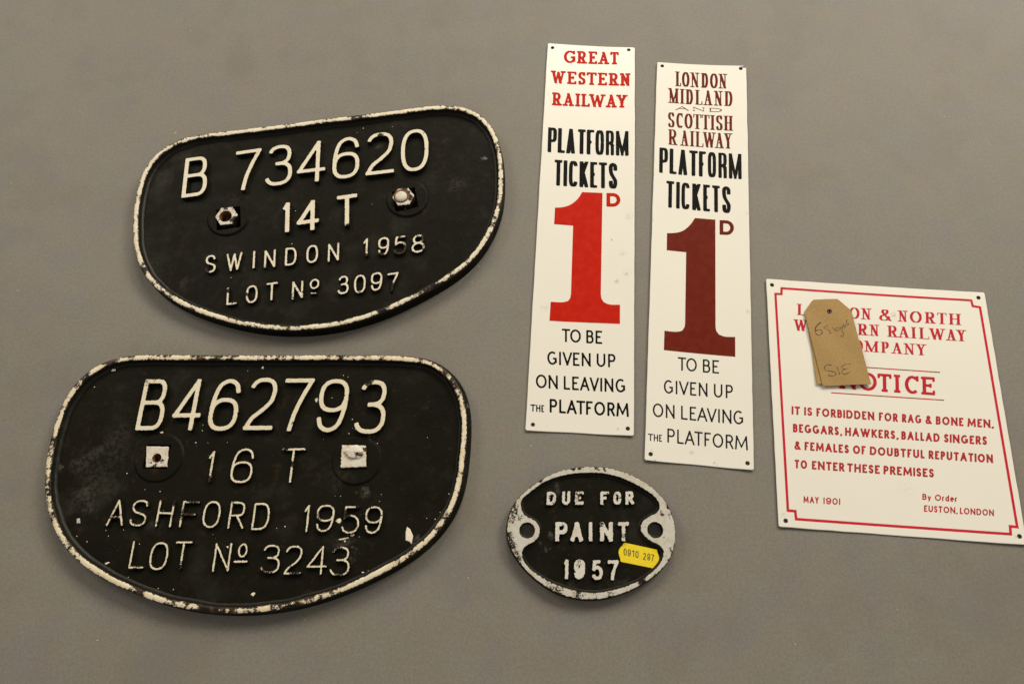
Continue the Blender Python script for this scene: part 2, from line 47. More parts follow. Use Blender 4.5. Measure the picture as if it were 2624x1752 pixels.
"oval":{"loc":[44.25,45.77],"ang":-0.0676,"outline":[[-56.9,0.74],[-56.89,2.69],[-56.74,4.64],[-56.48,6.57],[-56.1,8.49],[-55.6,10.38],[-54.99,12.23],[-54.27,14.04],[-53.43,15.81],[-52.47,17.51],[-51.41,19.15],[-50.25,20.72],[-49.0,22.22],[-47.67,23.65],[-46.28,25.02],[-44.83,26.32],[-43.33,27.58],[-41.81,28.8],[-40.25,29.98],[-38.67,31.13],[-37.07,32.24],[-35.44,33.32],[-33.78,34.35],[-32.09,35.33],[-30.38,36.27],[-28.63,37.14],[-26.86,37.96],[-25.06,38.72],[-23.23,39.42],[-21.39,40.06],[-19.52,40.64],[-17.64,41.16],[-15.75,41.62],[-13.84,42.03],[-11.92,42.39],[-9.99,42.69],[-8.05,42.94],[-6.11,43.14],[-4.16,43.29],[-2.21,43.4],[-0.26,43.46],[1.69,43.47],[3.65,43.44],[5.6,43.35],[7.55,43.22],[9.49,43.03],[11.43,42.78],[13.35,42.47],[15.27,42.1],[17.18,41.66],[19.07,41.17],[20.94,40.61],[22.79,39.99],[24.62,39.32],[26.43,38.58],[28.22,37.8],[29.98,36.96],[31.72,36.07],[33.43,35.12],[35.11,34.13],[36.76,33.08],[38.38,31.99],[39.95,30.84],[41.49,29.63],[42.98,28.37],[44.42,27.05],[45.8,25.66],[47.1,24.21],[48.34,22.7],[49.49,21.13],[50.56,19.49],[51.54,17.8],[52.44,16.07],[53.23,14.28],[53.94,12.46],[54.54,10.61],[55.04,8.72],[55.43,6.8],[55.71,4.87],[55.87,2.93],[55.92,0.97],[55.86,-0.98],[55.69,-2.92],[55.41,-4.86],[55.03,-6.77],[54.55,-8.66],[53.97,-10.53],[53.29,-12.36],[52.5,-14.15],[51.61,-15.88],[50.61,-17.56],[49.5,-19.17],[48.3,-20.71],[47.01,-22.17],[45.64,-23.56],[44.21,-24.89],[42.72,-26.15],[41.18,-27.36],[39.61,-28.51],[38.0,-29.62],[36.36,-30.69],[34.7,-31.72],[33.02,-32.7],[31.3,-33.64],[29.57,-34.53],[27.81,-35.38],[26.03,-36.19],[24.23,-36.95],[22.42,-37.68],[20.59,-38.36],[18.75,-39.01],[16.89,-39.61],[15.02,-40.18],[13.14,-40.7],[11.25,-41.18],[9.34,-41.6],[7.42,-41.97],[5.49,-42.27],[3.55,-42.51],[1.61,-42.68],[-0.34,-42.79],[-2.29,-42.82],[-4.25,-42.79],[-6.2,-42.7],[-8.14,-42.55],[-10.08,-42.33],[-12.02,-42.06],[-13.94,-41.72],[-15.85,-41.32],[-17.75,-40.85],[-19.62,-40.3],[-21.48,-39.69],[-23.3,-39.0],[-25.1,-38.24],[-26.87,-37.41],[-28.61,-36.52],[-30.31,-35.56],[-31.98,-34.55],[-33.62,-33.48],[-35.22,-32.37],[-36.79,-31.21],[-38.33,-30.01],[-39.84,-28.77],[-41.31,-27.48],[-42.75,-26.16],[-44.15,-24.8],[-45.51,-23.4],[-46.84,-21.97],[-48.11,-20.49],[-49.33,-18.96],[-50.49,-17.39],[-51.59,-15.78],[-52.6,-14.11],[-53.53,-12.39],[-54.36,-10.62],[-55.09,-8.81],[-55.7,-6.96],[-56.19,-5.07],[-56.56,-3.15],[-56.79,-1.21]],"inner":[[0.9,39.54],[2.45,39.5],[4.0,39.41],[5.55,39.3],[7.1,39.2],[8.65,39.07],[10.2,38.9],[11.73,38.64],[13.24,38.3],[14.75,37.92],[16.25,37.52],[17.75,37.13],[19.26,36.74],[20.75,36.31],[22.22,35.81],[23.66,35.22],[25.07,34.57],[26.47,33.89],[27.86,33.21],[29.26,32.53],[30.65,31.83],[32.02,31.1],[33.37,30.33],[34.7,29.54],[36.02,28.72],[37.34,27.89],[38.63,27.03],[39.9,26.14],[41.15,25.21],[42.35,24.23],[43.51,23.19],[44.56,22.05],[45.47,20.79],[46.17,19.41],[46.59,17.91],[46.68,16.37],[46.39,14.85],[45.69,13.47],[44.61,12.35],[43.31,11.52],[41.9,10.87],[40.46,10.27],[39.04,9.64],[37.68,8.89],[36.4,8.01],[35.23,6.99],[34.22,5.82],[33.43,4.48],[32.97,3.0],[32.91,1.45],[33.26,-0.05],[33.95,-1.44],[34.87,-2.69],[35.95,-3.81],[37.13,-4.82],[38.38,-5.74],[39.7,-6.55],[41.08,-7.26],[42.49,-7.92],[43.88,-8.62],[45.15,-9.5],[46.2,-10.64],[46.89,-12.03],[47.17,-13.55],[47.05,-15.1],[46.6,-16.58],[45.93,-17.98],[45.11,-19.3],[44.19,-20.55],[43.18,-21.73],[42.1,-22.85],[40.98,-23.92],[39.82,-24.96],[38.63,-25.96],[37.42,-26.93],[36.17,-27.85],[34.87,-28.71],[33.53,-29.49],[32.15,-30.21],[30.76,-30.9],[29.36,-31.57],[27.95,-32.22],[26.52,-32.82],[25.07,-33.4],[23.62,-33.95],[22.16,-34.47],[20.68,-34.96],[19.2,-35.42],[17.7,-35.83],[16.2,-36.24],[14.7,-36.63],[13.19,-37.01],[11.68,-37.35],[10.15,-37.64],[8.62,-37.9],[7.08,-38.15],[5.55,-38.39],[4.01,-38.6],[2.46,-38.75],[0.91,-38.81],[-0.64,-38.81],[-2.19,-38.76],[-3.75,-38.71],[-5.3,-38.63],[-6.85,-38.5],[-8.38,-38.28],[-9.91,-37.99],[-11.43,-37.66],[-12.94,-37.32],[-14.46,-36.96],[-15.96,-36.58],[-17.46,-36.16],[-18.93,-35.68],[-20.4,-35.17],[-21.87,-34.66],[-23.33,-34.14],[-24.79,-33.6],[-26.23,-33.03],[-27.66,-32.41],[-29.07,-31.75],[-30.47,-31.09],[-31.87,-30.41],[-33.25,-29.7],[-34.61,-28.95],[-35.94,-28.15],[-37.25,-27.31],[-38.53,-26.43],[-39.78,-25.51],[-40.98,-24.51],[-42.11,-23.45],[-43.18,-22.32],[-44.17,-21.13],[-45.07,-19.86],[-45.83,-18.51],[-46.42,-17.08],[-46.79,-15.57],[-46.88,-14.02],[-46.64,-12.49],[-46.02,-11.07],[-45.04,-9.87],[-43.8,-8.94],[-42.42,-8.22],[-41.01,-7.58],[-39.62,-6.88],[-38.32,-6.04],[-37.17,-5.0],[-36.21,-3.77],[-35.48,-2.4],[-35.01,-0.93],[-34.83,0.61],[-34.94,2.16],[-35.36,3.66],[-36.06,5.04],[-37.02,6.25],[-38.2,7.27],[-39.52,8.09],[-40.91,8.77],[-42.32,9.43],[-43.68,10.17],[-44.91,11.11],[-45.94,12.28],[-46.72,13.62],[-47.26,15.07],[-47.57,16.59],[-47.61,18.15],[-47.33,19.67],[-46.69,21.08],[-45.78,22.34],[-44.7,23.46],[-43.55,24.5],[-42.36,25.49],[-41.15,26.47],[-39.93,27.43],[-38.69,28.36],[-37.43,29.28],[-36.17,30.19],[-34.9,31.09],[-33.6,31.93],[-32.25,32.7],[-30.85,33.38],[-29.43,34.0],[-28.0,34.6],[-26.56,35.2],[-25.12,35.77],[-23.66,36.3],[-22.17,36.73],[-20.65,37.09],[-19.13,37.4],[-17.61,37.7],[-16.09,38.01],[-14.56,38.33],[-13.04,38.63],[-11.51,38.87],[-9.96,39.05],[-8.41,39.16],[-6.86,39.24],[-5.31,39.31],[-3.76,39.39],[-2.21,39.47],[-0.65,39.53]],"holes":[[-43.43,0.89],[42.65,0.89]],"holer":5.37,"rows":[{"items":[["D",-30.03,17.65,6.3,0.11,0.42,8.99],["U",-19.63,17.68,5.7,0.17,0.44,8.99],["E",-10.63,17.71,5.76,0.17,0.45,8.99],["F",6.55,17.64,5.95,0.11,0.48,8.98],["O",15.39,17.61,5.48,0.17,0.49,8.97],["R",23.71,17.77,5.74,0.11,0.51,8.97]],"w":2.09},
{"items":[["P",-24.79,-6.27,8.2,-0.02,0.54,12.58],["A",-14.38,-6.3,8.31,-0.15,0.57,12.58],["I",-2.49,-6.33,2.92,-0.01,0.6,12.57],["N",5.3,-6.35,8.63,-0.02,0.63,12.56],["T",17.42,-6.38,7.33,0.11,0.66,12.55]],"w":2.41},
{"items":[["1",-20.01,-30.52,3.39,-0.0,0.58,12.56],["9",-12.98,-30.4,7.47,-0.01,0.58,12.56],["5",-1.2,-30.9,7.33,-0.01,0.59,12.54],["7",9.31,-31.04,7.32,-0.01,0.6,12.54]],"w":2.21}],"wear":[[-51.59,16.82,4,0.5],[-52.26,12.93,4,0.5],[-54.24,8.41,4,0.5],[-55.55,-2.44,3.5,0.6],[-55.54,-8.12,5,0.65],[-53.59,-14.38,4,0.5],[-50.99,-12.83,3,0.5],[-49.71,-18.11,5,0.5],[-48.31,9.04,4,0.35],[-34.11,34.56,2,0.8],[-11.1,42.16,2,0.7],[-6.38,42.61,2,0.7],[5.04,42.28,2,0.6],[10.06,42.06,2,0.6],[31.74,-32.29,3,1.1],[-28.72,-34.03,6,0.35],[-23.07,-37.65,5,0.45],[-10.46,-40.06,5,0.4],[-0.99,-40.66,5,0.3],[10.38,-40.67,3,0.5],[48.02,11.92,1.8,0.7],[52.24,15.78,1.8,0.7],[51.69,-12.12,1.8,0.7],[49.01,-17.69,2,0.5],[40.32,-27.46,2.5,0.4],[53.47,10.62,4,0.3],[-26.62,23.26,3,0.6],[-25.04,19.33,2.5,0.5],[-7.66,24.5,3,0.55],[-8.74,21.88,2.5,0.5],[18.49,23.74,3,0.4],[11.61,25.08,2.5,0.3],[-18.83,3.49,2.5,0.5],[7.06,5.01,2,0.7],[21.65,-2.66,2.5,0.4],[-9.13,-19.42,2.5,0.5],[-8.9,-22.19,2,0.6],[2.12,-26.8,3,0.4],[-0.38,-25.57,2,0.5]],"smudge":[[-28.2,-8.7,5,0.35],[-23.45,29.41,6,0.2],[-33.24,2.09,6,0.25],[18.45,-34.65,10,0.25],[-19.82,-37.02,10,0.25]]},
"sticker":{"loc":[73.36,28.71],"ang":-0.2798,"outline":[[-10.29,6.13],[12.14,6.13],[12.7,4.28],[14.01,2.02],[14.3,0.72],[14.06,-1.86],[13.17,-3.99],[11.69,-6.14],[-10.4,-6.5],[-11.05,-4.3],[-12.13,-2.57],[-12.66,-1.12],[-12.67,0.84],[-12.01,2.36],[-10.86,3.99]],"rows":[{"items":[["0",-9.21,-1.95,2.11,-0.04,-0.54,4.44],["9",-6.46,-1.99,2.15,0.07,-0.52,4.45],["1",-3.68,-1.79,1.57,-0.02,-0.5,4.46],["0",-1.3,-1.92,2.2,0.02,-0.48,4.46],["2",3.89,-2.09,1.94,-0.01,-0.45,4.48],["9",6.64,-1.93,2.01,0.04,-0.43,4.49],["7",9.1,-1.95,2.08,0.09,-0.41,4.5]],"w":0.46}]},
"signA":{"loc":[66.24,288.67],"ang":-0.1411,"corners":[[-40.36,175.99],[36.78,174.89],[40.5,-174.89],[-36.91,-175.99]],"holes":[[-35.87,170.99],[31.48,172.0],[36.05,-169.93],[-31.79,-171.5]],"rows":[{"items":[["G",-25.43,155.0,11.02,0.14,-0.39,13.83],["R",-13.69,155.15,9.2,0.12,-0.37,13.82],["E",-3.59,155.27,7.83,0.1,-0.36,13.8],["A",4.78,155.38,10.07,0.13,-0.35,13.79],["T",15.57,155.52,7.54,0.1,-0.34,13.78]],"font":"slab","col":"red","w":2.51},
{"items":[["W",-35.51,132.16,13.13,0.11,-0.46,13.6],["E",-21.22,132.28,8.2,0.07,-0.42,13.58],["S",-11.95,132.35,7.21,0.06,-0.39,13.57],["T",-4.3,132.41,8.89,0.07,-0.36,13.56],["E",5.4,132.49,8.08,0.07,-0.33,13.55],["R",14.72,132.57,9.13,0.07,-0.3,13.54],["N",24.47,132.65,9.12,0.07,-0.27,13.53]],"font":"slab","col":"red","w":2.46},
{"items":[["R",-33.2,108.88,8.81,0.1,-0.46,13.57],["A",-23.94,108.99,9.86,0.11,-0.43,13.56],["I",-13.38,109.1,4.83,0.05,-0.4,13.54],["L",-8.11,109.16,7.46,0.08,-0.38,13.54],["W",-1.52,109.23,14.47,0.16,-0.36,13.53],["A",12.77,109.39,9.54,0.1,-0.32,13.51],["Y",21.69,109.48,9.88,0.11,-0.29,13.5]],"font":"slab","col":"red","w":2.41},
{"items":[["P",-34.25,61.09,7.55,-0.01,-0.68,24.81],["L",-25.84,61.08,6.17,-0.01,-0.66,24.79],["A",-18.64,61.07,7.27,-0.01,-0.64,24.77],["T",-9.23,61.07,6.58,-0.01,-0.62,24.74],["F",-1.71,61.06,6.31,-0.01,-0.6,24.72],["O",5.54,61.05,7.24,-0.01,-0.58,24.7],["R",14.23,61.04,6.81,-0.01,-0.56,24.68],["M",22.57,61.04,10.53,-0.01,-0.54,24.66]],"font":"cond","col":"black","w":3.25},
{"items":[["T",-27.01,29.26,6.48,-0.04,-0.79,24.87],["I",-19.52,29.22,3.03,-0.02,-0.76,24.84],["C",-15.24,29.19,7.47,-0.05,-0.74,24.83],["K",-6.42,29.14,7.29,-0.04,-0.71,24.8],["E",2.29,29.09,5.86,-0.04,-0.68,24.78],["T",9.49,29.04,6.69,-0.04,-0.65,24.76],["S",17.43,28.99,7.09,-0.04,-0.63,24.73]],"font":"cond","col":"black","w":3.14},
{"items":[["D",16.12,12.0,11.14,0.26,-0.33,12.7]],"font":"sans","col":"red","w":2.99},
{"items":[["T",-14.1,-106.42,6.21,0.03,-0.51,10.53],["O",-7.89,-106.39,8.1,0.03,-0.47,10.53],["B",4.18,-106.34,5.55,0.02,-0.38,10.51],["E",11.08,-106.31,4.99,0.02,-0.33,10.51]],"font":"hum","col":"black","w":1.43},
{"items":[["G",-23.98,-125.09,7.24,0.12,-0.58,10.45],["I",-15.24,-124.95,1.41,0.02,-0.52,10.44],["V",-12.65,-124.91,7.07,0.12,-0.5,10.44],["E",-4.96,-124.78,4.86,0.08,-0.45,10.44],["N",1.48,-124.67,6.66,0.11,-0.4,10.43],["U",12.52,-124.49,6.41,0.11,-0.32,10.42],["P",20.89,-124.35,5.47,0.09,-0.27,10.42]],"font":"hum","col":"black","w":1.41},
{"items":[["O",-31.35,-143.69,8.02,0.07,-0.64,10.36],["N",-22.01,-143.61,6.76,0.06,-0.57,10.36],["L",-10.9,-143.52,4.65,0.04,-0.49,10.35],["E",-4.77,-143.47,4.88,0.04,-0.45,10.34],["A",1.04,-143.42,6.81,0.06,-0.41,10.34],["V",8.08,-143.36,6.73,0.06,-0.36,10.33],["I",15.73,-143.3,1.39,0.01,-0.3,10.32],["N",18.82,-143.27,6.4,0.05,-0.28,10.32],["G",26.77,-143.2,7.09,0.06,-0.23,10.31]],"font":"hum","col":"black","w":1.39},
{"items":[["T",-34.25,-161.73,3.85,0.04,-0.34,5.24],["H",-30.02,-161.68,3.08,0.03,-0.32,5.24],["E",-26.25,-161.64,2.0,0.02,-0.31,5.24]],"font":"hum","col":"black","w":0.86},
{"items":[["P",-20.26,-161.51,5.53,0.03,-0.55,10.18],["L",-13.35,-161.48,4.83,0.03,-0.51,10.18],["A",-7.83,-161.45,7.12,0.04,-0.47,10.17],["T",-0.93,-161.41,6.35,0.03,-0.42,10.17],["F",6.03,-161.37,4.74,0.03,-0.37,10.16],["O",11.91,-161.34,7.86,0.04,-0.33,10.16],["R",21.3,-161.29,5.49,0.03,-0.26,10.15],["M",27.77,-161.25,8.9,0.05,-0.22,10.14]],"font":"hum","col":"black","w":1.51}],"one":[[-3.98,24.45],[12.54,24.61],[13.83,-65.32],[14.41,-69.18],[16.22,-72.09],[19.4,-73.61],[28.63,-73.73],[28.86,-89.33],[-24.28,-90.13],[-24.19,-74.42],[-13.97,-73.96],[-10.87,-72.73],[-9.41,-70.22],[-9.01,-66.73],[-9.91,-6.93],[-25.13,-6.69],[-25.17,8.47],[-19.57,9.27],[-13.86,11.52],[-9.05,15.64],[-5.9,20.17]],"smudge":[[35.05,4.34,6,0.25],[30.73,-29.7,4,0.4],[21.21,-18.11,1.5,0.9],[25.63,-54.11,3,0.5],[33.42,-46.57,5,0.35],[-28.63,-79.59,5,0.2],[29.27,-171.01,1.6,0.6],[20.02,166.04,6,0.15]]},
"signB":{"loc":[153.4,259.51],"ang":-0.1568,"corners":[[-36.83,175.73],[40.1,176.48],[36.29,-176.47],[-39.56,-175.73]],"holes":[[-32.29,171.71],[35.34,173.14],[32.03,-171.97],[-35.35,-171.22]],"rows":[{"items":[["L",-20.97,151.09,5.19,0.02,-0.13,15.74],["O",-15.07,151.11,6.59,0.02,-0.08,15.73],["N",-8.13,151.13,8.25,0.03,-0.02,15.73],["D",1.0,151.16,7.36,0.02,0.06,15.71],["O",8.88,151.19,6.74,0.02,0.13,15.7],["N",15.8,151.21,7.87,0.03,0.2,15.69]],"font":"times","col":"maroon","w":2.13},
{"items":[["M",-26.92,132.95,9.59,0.0,-0.19,15.54],["I",-16.81,132.95,4.18,0.0,-0.1,15.52],["D",-12.11,132.95,7.56,0.0,-0.05,15.51],["L",-3.94,132.95,6.34,0.0,0.02,15.5],["A",2.83,132.96,8.24,0.0,0.08,15.49],["N",11.76,132.96,7.96,0.0,0.16,15.48],["D",20.59,132.96,7.95,0.0,0.24,15.47]],"font":"times","col":"maroon","w":2.1},
{"items":[["A",-20.59,126.3,11.7,0.02,-0.03,3.96],["N",-5.85,126.32,10.2,0.01,0.0,3.96],["D",7.98,126.34,11.21,0.02,0.03,3.95]],"font":"fine","col":"maroon","w":0.76},
{"items":[["S",-26.88,107.99,6.27,-0.02,-0.18,15.09],["C",-19.83,107.97,6.69,-0.02,-0.12,15.08],["O",-12.71,107.94,6.86,-0.02,-0.06,15.07],["T",-5.43,107.92,6.85,-0.02,0.01,15.06],["T",1.68,107.89,6.58,-0.02,0.07,15.05],["I",8.85,107.87,3.67,-0.01,0.13,15.04],["S",13.12,107.85,6.23,-0.02,0.17,15.03],["H",19.77,107.83,7.83,-0.03,0.23,15.02]],"font":"times","col":"maroon","w":2.05},
{"items":[["R",-26.24,90.42,8.08,-0.1,-0.18,15.3],["A",-16.46,90.3,7.64,-0.09,-0.09,15.29],["I",-8.23,90.2,3.9,-0.05,-0.02,15.27],["L",-3.74,90.14,6.77,-0.08,0.02,15.26],["W",2.19,90.07,11.41,-0.14,0.07,15.25],["A",12.08,89.95,7.85,-0.1,0.16,15.24],["Y",19.5,89.86,7.41,-0.09,0.23,15.23]],"font":"times","col":"maroon","w":2.01},
{"items":[["P",-33.27,62.18,7.2,-0.17,-0.06,24.67],["L",-24.81,61.97,5.85,-0.14,-0.01,24.64],["A",-17.54,61.8,7.26,-0.18,0.03,24.61],["T",-8.78,61.58,7.08,-0.17,0.08,24.58],["F",-0.87,61.39,5.82,-0.14,0.13,24.55],["O",6.37,61.22,6.73,-0.16,0.17,24.53],["R",14.92,61.01,6.8,-0.16,0.22,24.49],["M",23.29,60.81,10.25,-0.25,0.26,24.46]],"font":"cond","col":"black","w":3.08},
{"items":[["T",-27.16,30.06,6.4,-0.22,0.01,24.99],["I",-19.2,29.79,3.03,-0.1,0.04,24.95],["C",-15.03,29.65,6.87,-0.23,0.06,24.94],["K",-6.28,29.36,6.78,-0.23,0.1,24.9],["E",2.46,29.07,5.54,-0.19,0.13,24.86],["T",9.63,28.82,6.1,-0.21,0.16,24.83],["S",17.44,28.56,6.82,-0.23,0.19,24.8]],"font":"cond","col":"black","w":2.97},
{"items":[["D",15.22,8.52,11.07,0.09,0.17,13.14]],"font":"sans","col":"maroon","w":2.82},
{"items":[["T",-16.71,-107.04,6.19,-0.05,-0.07,10.3],["O",-10.52,-107.08,7.73,-0.06,-0.03,10.29],["B",1.54,-107.17,5.4,-0.04,0.05,10.27],["E",8.48,-107.22,4.77,-0.04,0.1,10.27]],"font":"hum","col":"ink","w":1.19},
{"items":[["G",-26.69,-125.46,6.74,-0.01,-0.14,10.22],["I",-18.11,-125.47,1.22,-0.0,-0.08,10.21],["V",-15.74,-125.47,7.03,-0.01,-0.07,10.21],["E",-7.71,-125.48,4.5,-0.01,-0.01,10.2],["N",-1.45,-125.49,6.25,-0.01,0.03,10.19],["U",9.36,-125.5,6.08,-0.01,0.11,10.18],["P",17.8,-125.51,5.09,-0.01,0.16,10.17]],"font":"hum","col":"ink","w":1.18},
{"items":[["O",-34.39,-143.78,7.58,-0.07,-0.2,10.13],["N",-25.07,-143.86,6.35,-0.06,-0.13,10.12],["L",-14.11,-143.96,4.68,-0.04,-0.06,10.11],["E",-7.92,-144.02,4.52,-0.04,-0.01,10.1],["A",-2.64,-144.07,7.15,-0.06,0.02,10.09],["V",4.21,-144.13,6.91,-0.06,0.07,10.09],["I",12.17,-144.2,1.2,-0.01,0.13,10.08],["N",15.17,-144.23,6.37,-0.06,0.15,10.07],["G",22.89,-144.29,6.96,-0.06,0.2,10.06]],"font":"hum","col":"ink","w":1.16},
{"items":[["T",-37.57,-161.63,3.9,0.03,-0.11,5.08],["H",-33.3,-161.6,3.0,0.02,-0.1,5.08],["E",-29.55,-161.57,2.02,0.01,-0.08,5.08]],"font":"hum","col":"ink","w":0.74},
{"items":[["P",-23.72,-161.63,5.38,-0.11,-0.12,10.11],["L",-16.77,-161.76,4.63,-0.09,-0.07,10.1],["A",-11.47,-161.87,6.93,-0.14,-0.04,10.09],["T",-4.69,-162.0,5.95,-0.12,0.01,10.08],["F",2.37,-162.14,4.46,-0.09,0.06,10.07],["O",8.09,-162.25,7.41,-0.15,0.1,10.06],["R",17.2,-162.43,5.33,-0.1,0.16,10.05],["M",23.64,-162.56,8.86,-0.17,0.21,10.04]],"font":"hum","col":"ink","w":1.13}],"one":[[-4.08,22.19],[11.99,21.78],[11.13,-69.56],[11.69,-73.69],[13.56,-76.45],[16.97,-77.67],[25.47,-77.57],[25.22,-93.3],[-27.15,-92.19],[-26.94,-76.73],[-17.36,-76.64],[-13.54,-75.26],[-11.86,-72.21],[-11.5,-67.14],[-10.9,-9.0],[-26.1,-8.6],[-26.05,6.55],[-20.4,7.25],[-14.75,9.06],[-9.92,13.14],[-6.27,18.08]],"smudge":[[10.17,-174.56,2.5,0.7],[-31.55,-175.43,2.5,0.5],[-35.03,-168.53,2,0.5],[38.46,174.36,3,0.9],[36.42,28.28,3,0.3],[-37.45,18.12,2,0.4],[36.14,-55.81,3,0.3],[-7.52,-167.37,3,0.3],[-0.06,-156.05,12,0.12]]},
"notice":{"loc":[265.24,120.49],"ang":-0.1475,"corners":[[-81.49,92.94],[81.4,92.38],[81.52,-92.38],[-81.43,-92.94]],"holes":[[-77.18,87.84],[76.3,87.6],[77.54,-87.1],[-76.42,-88.72]],"border":[[-70.01,85.73],[70.54,85.14],[71.11,80.41],[76.16,79.82],[76.94,-80.92],[72.38,-80.75],[71.92,-85.91],[-69.33,-86.9],[-69.63,-81.6],[-74.58,-81.6],[-74.96,80.62],[-70.44,80.74]],"rules":[[[-40.1,26.26],[40.49,26.03]],[[-38.87,4.9],[40.57,5.01]]],"rows":[{"items":[["L",-59.93,64.44,6.72,-0.0,0.54,9.11],["O",-51.77,64.44,8.22,-0.0,0.58,9.1],["N",-42.54,64.43,9.05,-0.01,0.62,9.09],["D",-31.82,64.42,9.19,-0.01,0.66,9.08],["O",-20.96,64.42,7.67,-0.0,0.71,9.07],["N",-12.54,64.41,8.16,-0.0,0.75,9.06],["&",1.11,64.4,9.13,-0.01,0.81,9.05],["N",14.39,64.4,7.87,-0.0,0.86,9.03],["O",23.51,64.39,8.68,-0.01,0.9,9.03],["R",34.09,64.38,8.42,-0.0,0.95,9.02],["T",43.33,64.38,6.75,-0.0,0.99,9.01],["H",51.4,64.37,9.21,-0.01,1.02,9.0]],"font":"roman","col":"crimson","w":1.95},
{"items":[["W",-63.36,51.57,11.42,-0.01,0.52,9.05],["E",-51.36,51.56,6.91,-0.0,0.56,9.04],["S",-43.21,51.56,5.82,-0.0,0.59,9.03],["T",-36.15,51.55,7.47,-0.0,0.61,9.02],["E",-27.44,51.55,7.04,-0.0,0.63,9.01],["R",-16.01,51.54,8.01,-0.01,0.67,9.0],["N",-7.59,51.53,7.84,-0.01,0.69,8.99],["R",5.6,51.52,8.23,-0.01,0.73,8.98],["A",13.01,51.52,9.03,-0.01,0.75,8.97],["I",23.03,51.51,3.53,-0.0,0.78,8.96],["L",28.44,51.51,7.53,-0.01,0.8,8.95],["W",35.56,51.5,12.51,-0.01,0.82,8.94],["A",47.58,51.49,8.16,-0.01,0.86,8.93],["Y",55.17,51.49,7.74,-0.01,0.88,8.92]],"font":"roman","col":"crimson","w":1.93},
{"items":[["C",-28.5,38.54,6.98,-0.01,0.71,8.69],["O",-20.7,38.53,7.62,-0.01,0.71,8.68],["M",-12.5,38.52,10.88,-0.01,0.72,8.67],["P",-0.39,38.51,6.94,-0.01,0.73,8.65],["A",6.96,38.51,8.48,-0.01,0.74,8.64],["N",15.92,38.5,8.54,-0.01,0.75,8.63],["Y",24.63,38.49,8.12,-0.01,0.76,8.62]],"font":"roman","col":"crimson","w":1.87},
{"items":[["N",-32.95,8.5,12.87,-0.05,1.1,13.79],["O",-19.04,8.44,12.99,-0.05,1.15,13.76],["T",-5.56,8.39,9.92,-0.04,1.2,13.74],["I",5.0,8.35,6.55,-0.02,1.24,13.72],["C",13.38,8.32,10.92,-0.04,1.27,13.7],["E",25.1,8.27,9.7,-0.04,1.31,13.68]],"font":"slab","col":"crimson","w":2.47},
{"items":[["IT",-68.01,-13.53,5.83,0.01,0.35,6.17],["IS",-59.15,-13.52,5.5,0.01,0.39,6.17],["FORBIDDEN",-50.62,-13.51,40.62,0.06,0.43,6.16],["FOR",-6.84,-13.44,13.09,0.02,0.61,6.13],["RAG",9.16,-13.41,13.36,0.02,0.67,6.13],["&",25.42,-13.38,4.23,0.01,0.74,6.11],["BONE",32.55,-13.37,18.92,0.03,0.77,6.11],["MEN,",54.2,-13.34,17.75,0.03,0.86,6.1]],"font":"gill","col":"brick","w":1.3},
{"items":[["BEGGARS,",-67.96,-26.41,34.19,0.16,0.36,6.15],["HAWKERS,",-31.56,-26.24,36.83,0.17,0.51,6.13],["BALLAD",7.38,-26.06,26.23,0.12,0.67,6.1],["SINGERS",36.56,-25.92,29.01,0.14,0.79,6.09]],"font":"gill","col":"brick","w":1.3},
{"items":[["&",-67.66,-38.88,4.24,0.02,0.35,6.04],["FEMALES",-60.6,-38.86,30.65,0.12,0.38,6.04],["OF",-27.15,-38.72,8.72,0.03,0.52,6.02],["DOUBTFUL",-15.55,-38.68,37.39,0.15,0.57,6.01],["REPUTATION",24.54,-38.52,43.2,0.17,0.73,5.99]],"font":"gill","col":"brick","w":1.3},
{"items":[["TO",-68.28,-52.07,8.55,0.06,0.35,6.01],["ENTER",-56.38,-51.98,22.24,0.16,0.4,6.01],["THESE",-32.22,-51.8,22.21,0.16,0.5,5.99],["PREMISES",-7.47,-51.62,34.02,0.25,0.6,5.98]],"font":"gill","col":"brick","w":1.3},
{"items":[["MAY",-63.68,-75.41,10.32,0.15,0.28,4.41],["1901",-50.31,-75.22,11.59,0.17,0.32,4.41]],"font":"gill","col":"brick","w":0.79},
{"items":[["By",16.87,-67.22,5.82,0.05,0.49,4.12],["Order",25.18,-67.14,14.71,0.14,0.52,4.11]],"font":"gill","col":"brick","w":0.79},
{"items":[["EUSTON,",17.04,-75.21,22.14,0.23,0.52,4.3],["LONDON",40.68,-74.97,22.19,0.23,0.59,4.29]],"font":"gill","col":"brick","w":0.79}],"smudge":[[12.34,68.49,3.5,0.5],[-76.88,-85.96,3,0.4],[76.08,-86.18,3,0.4],[-13.0,28.62,8,0.08],[7.04,-60.4,10,0.1]]},
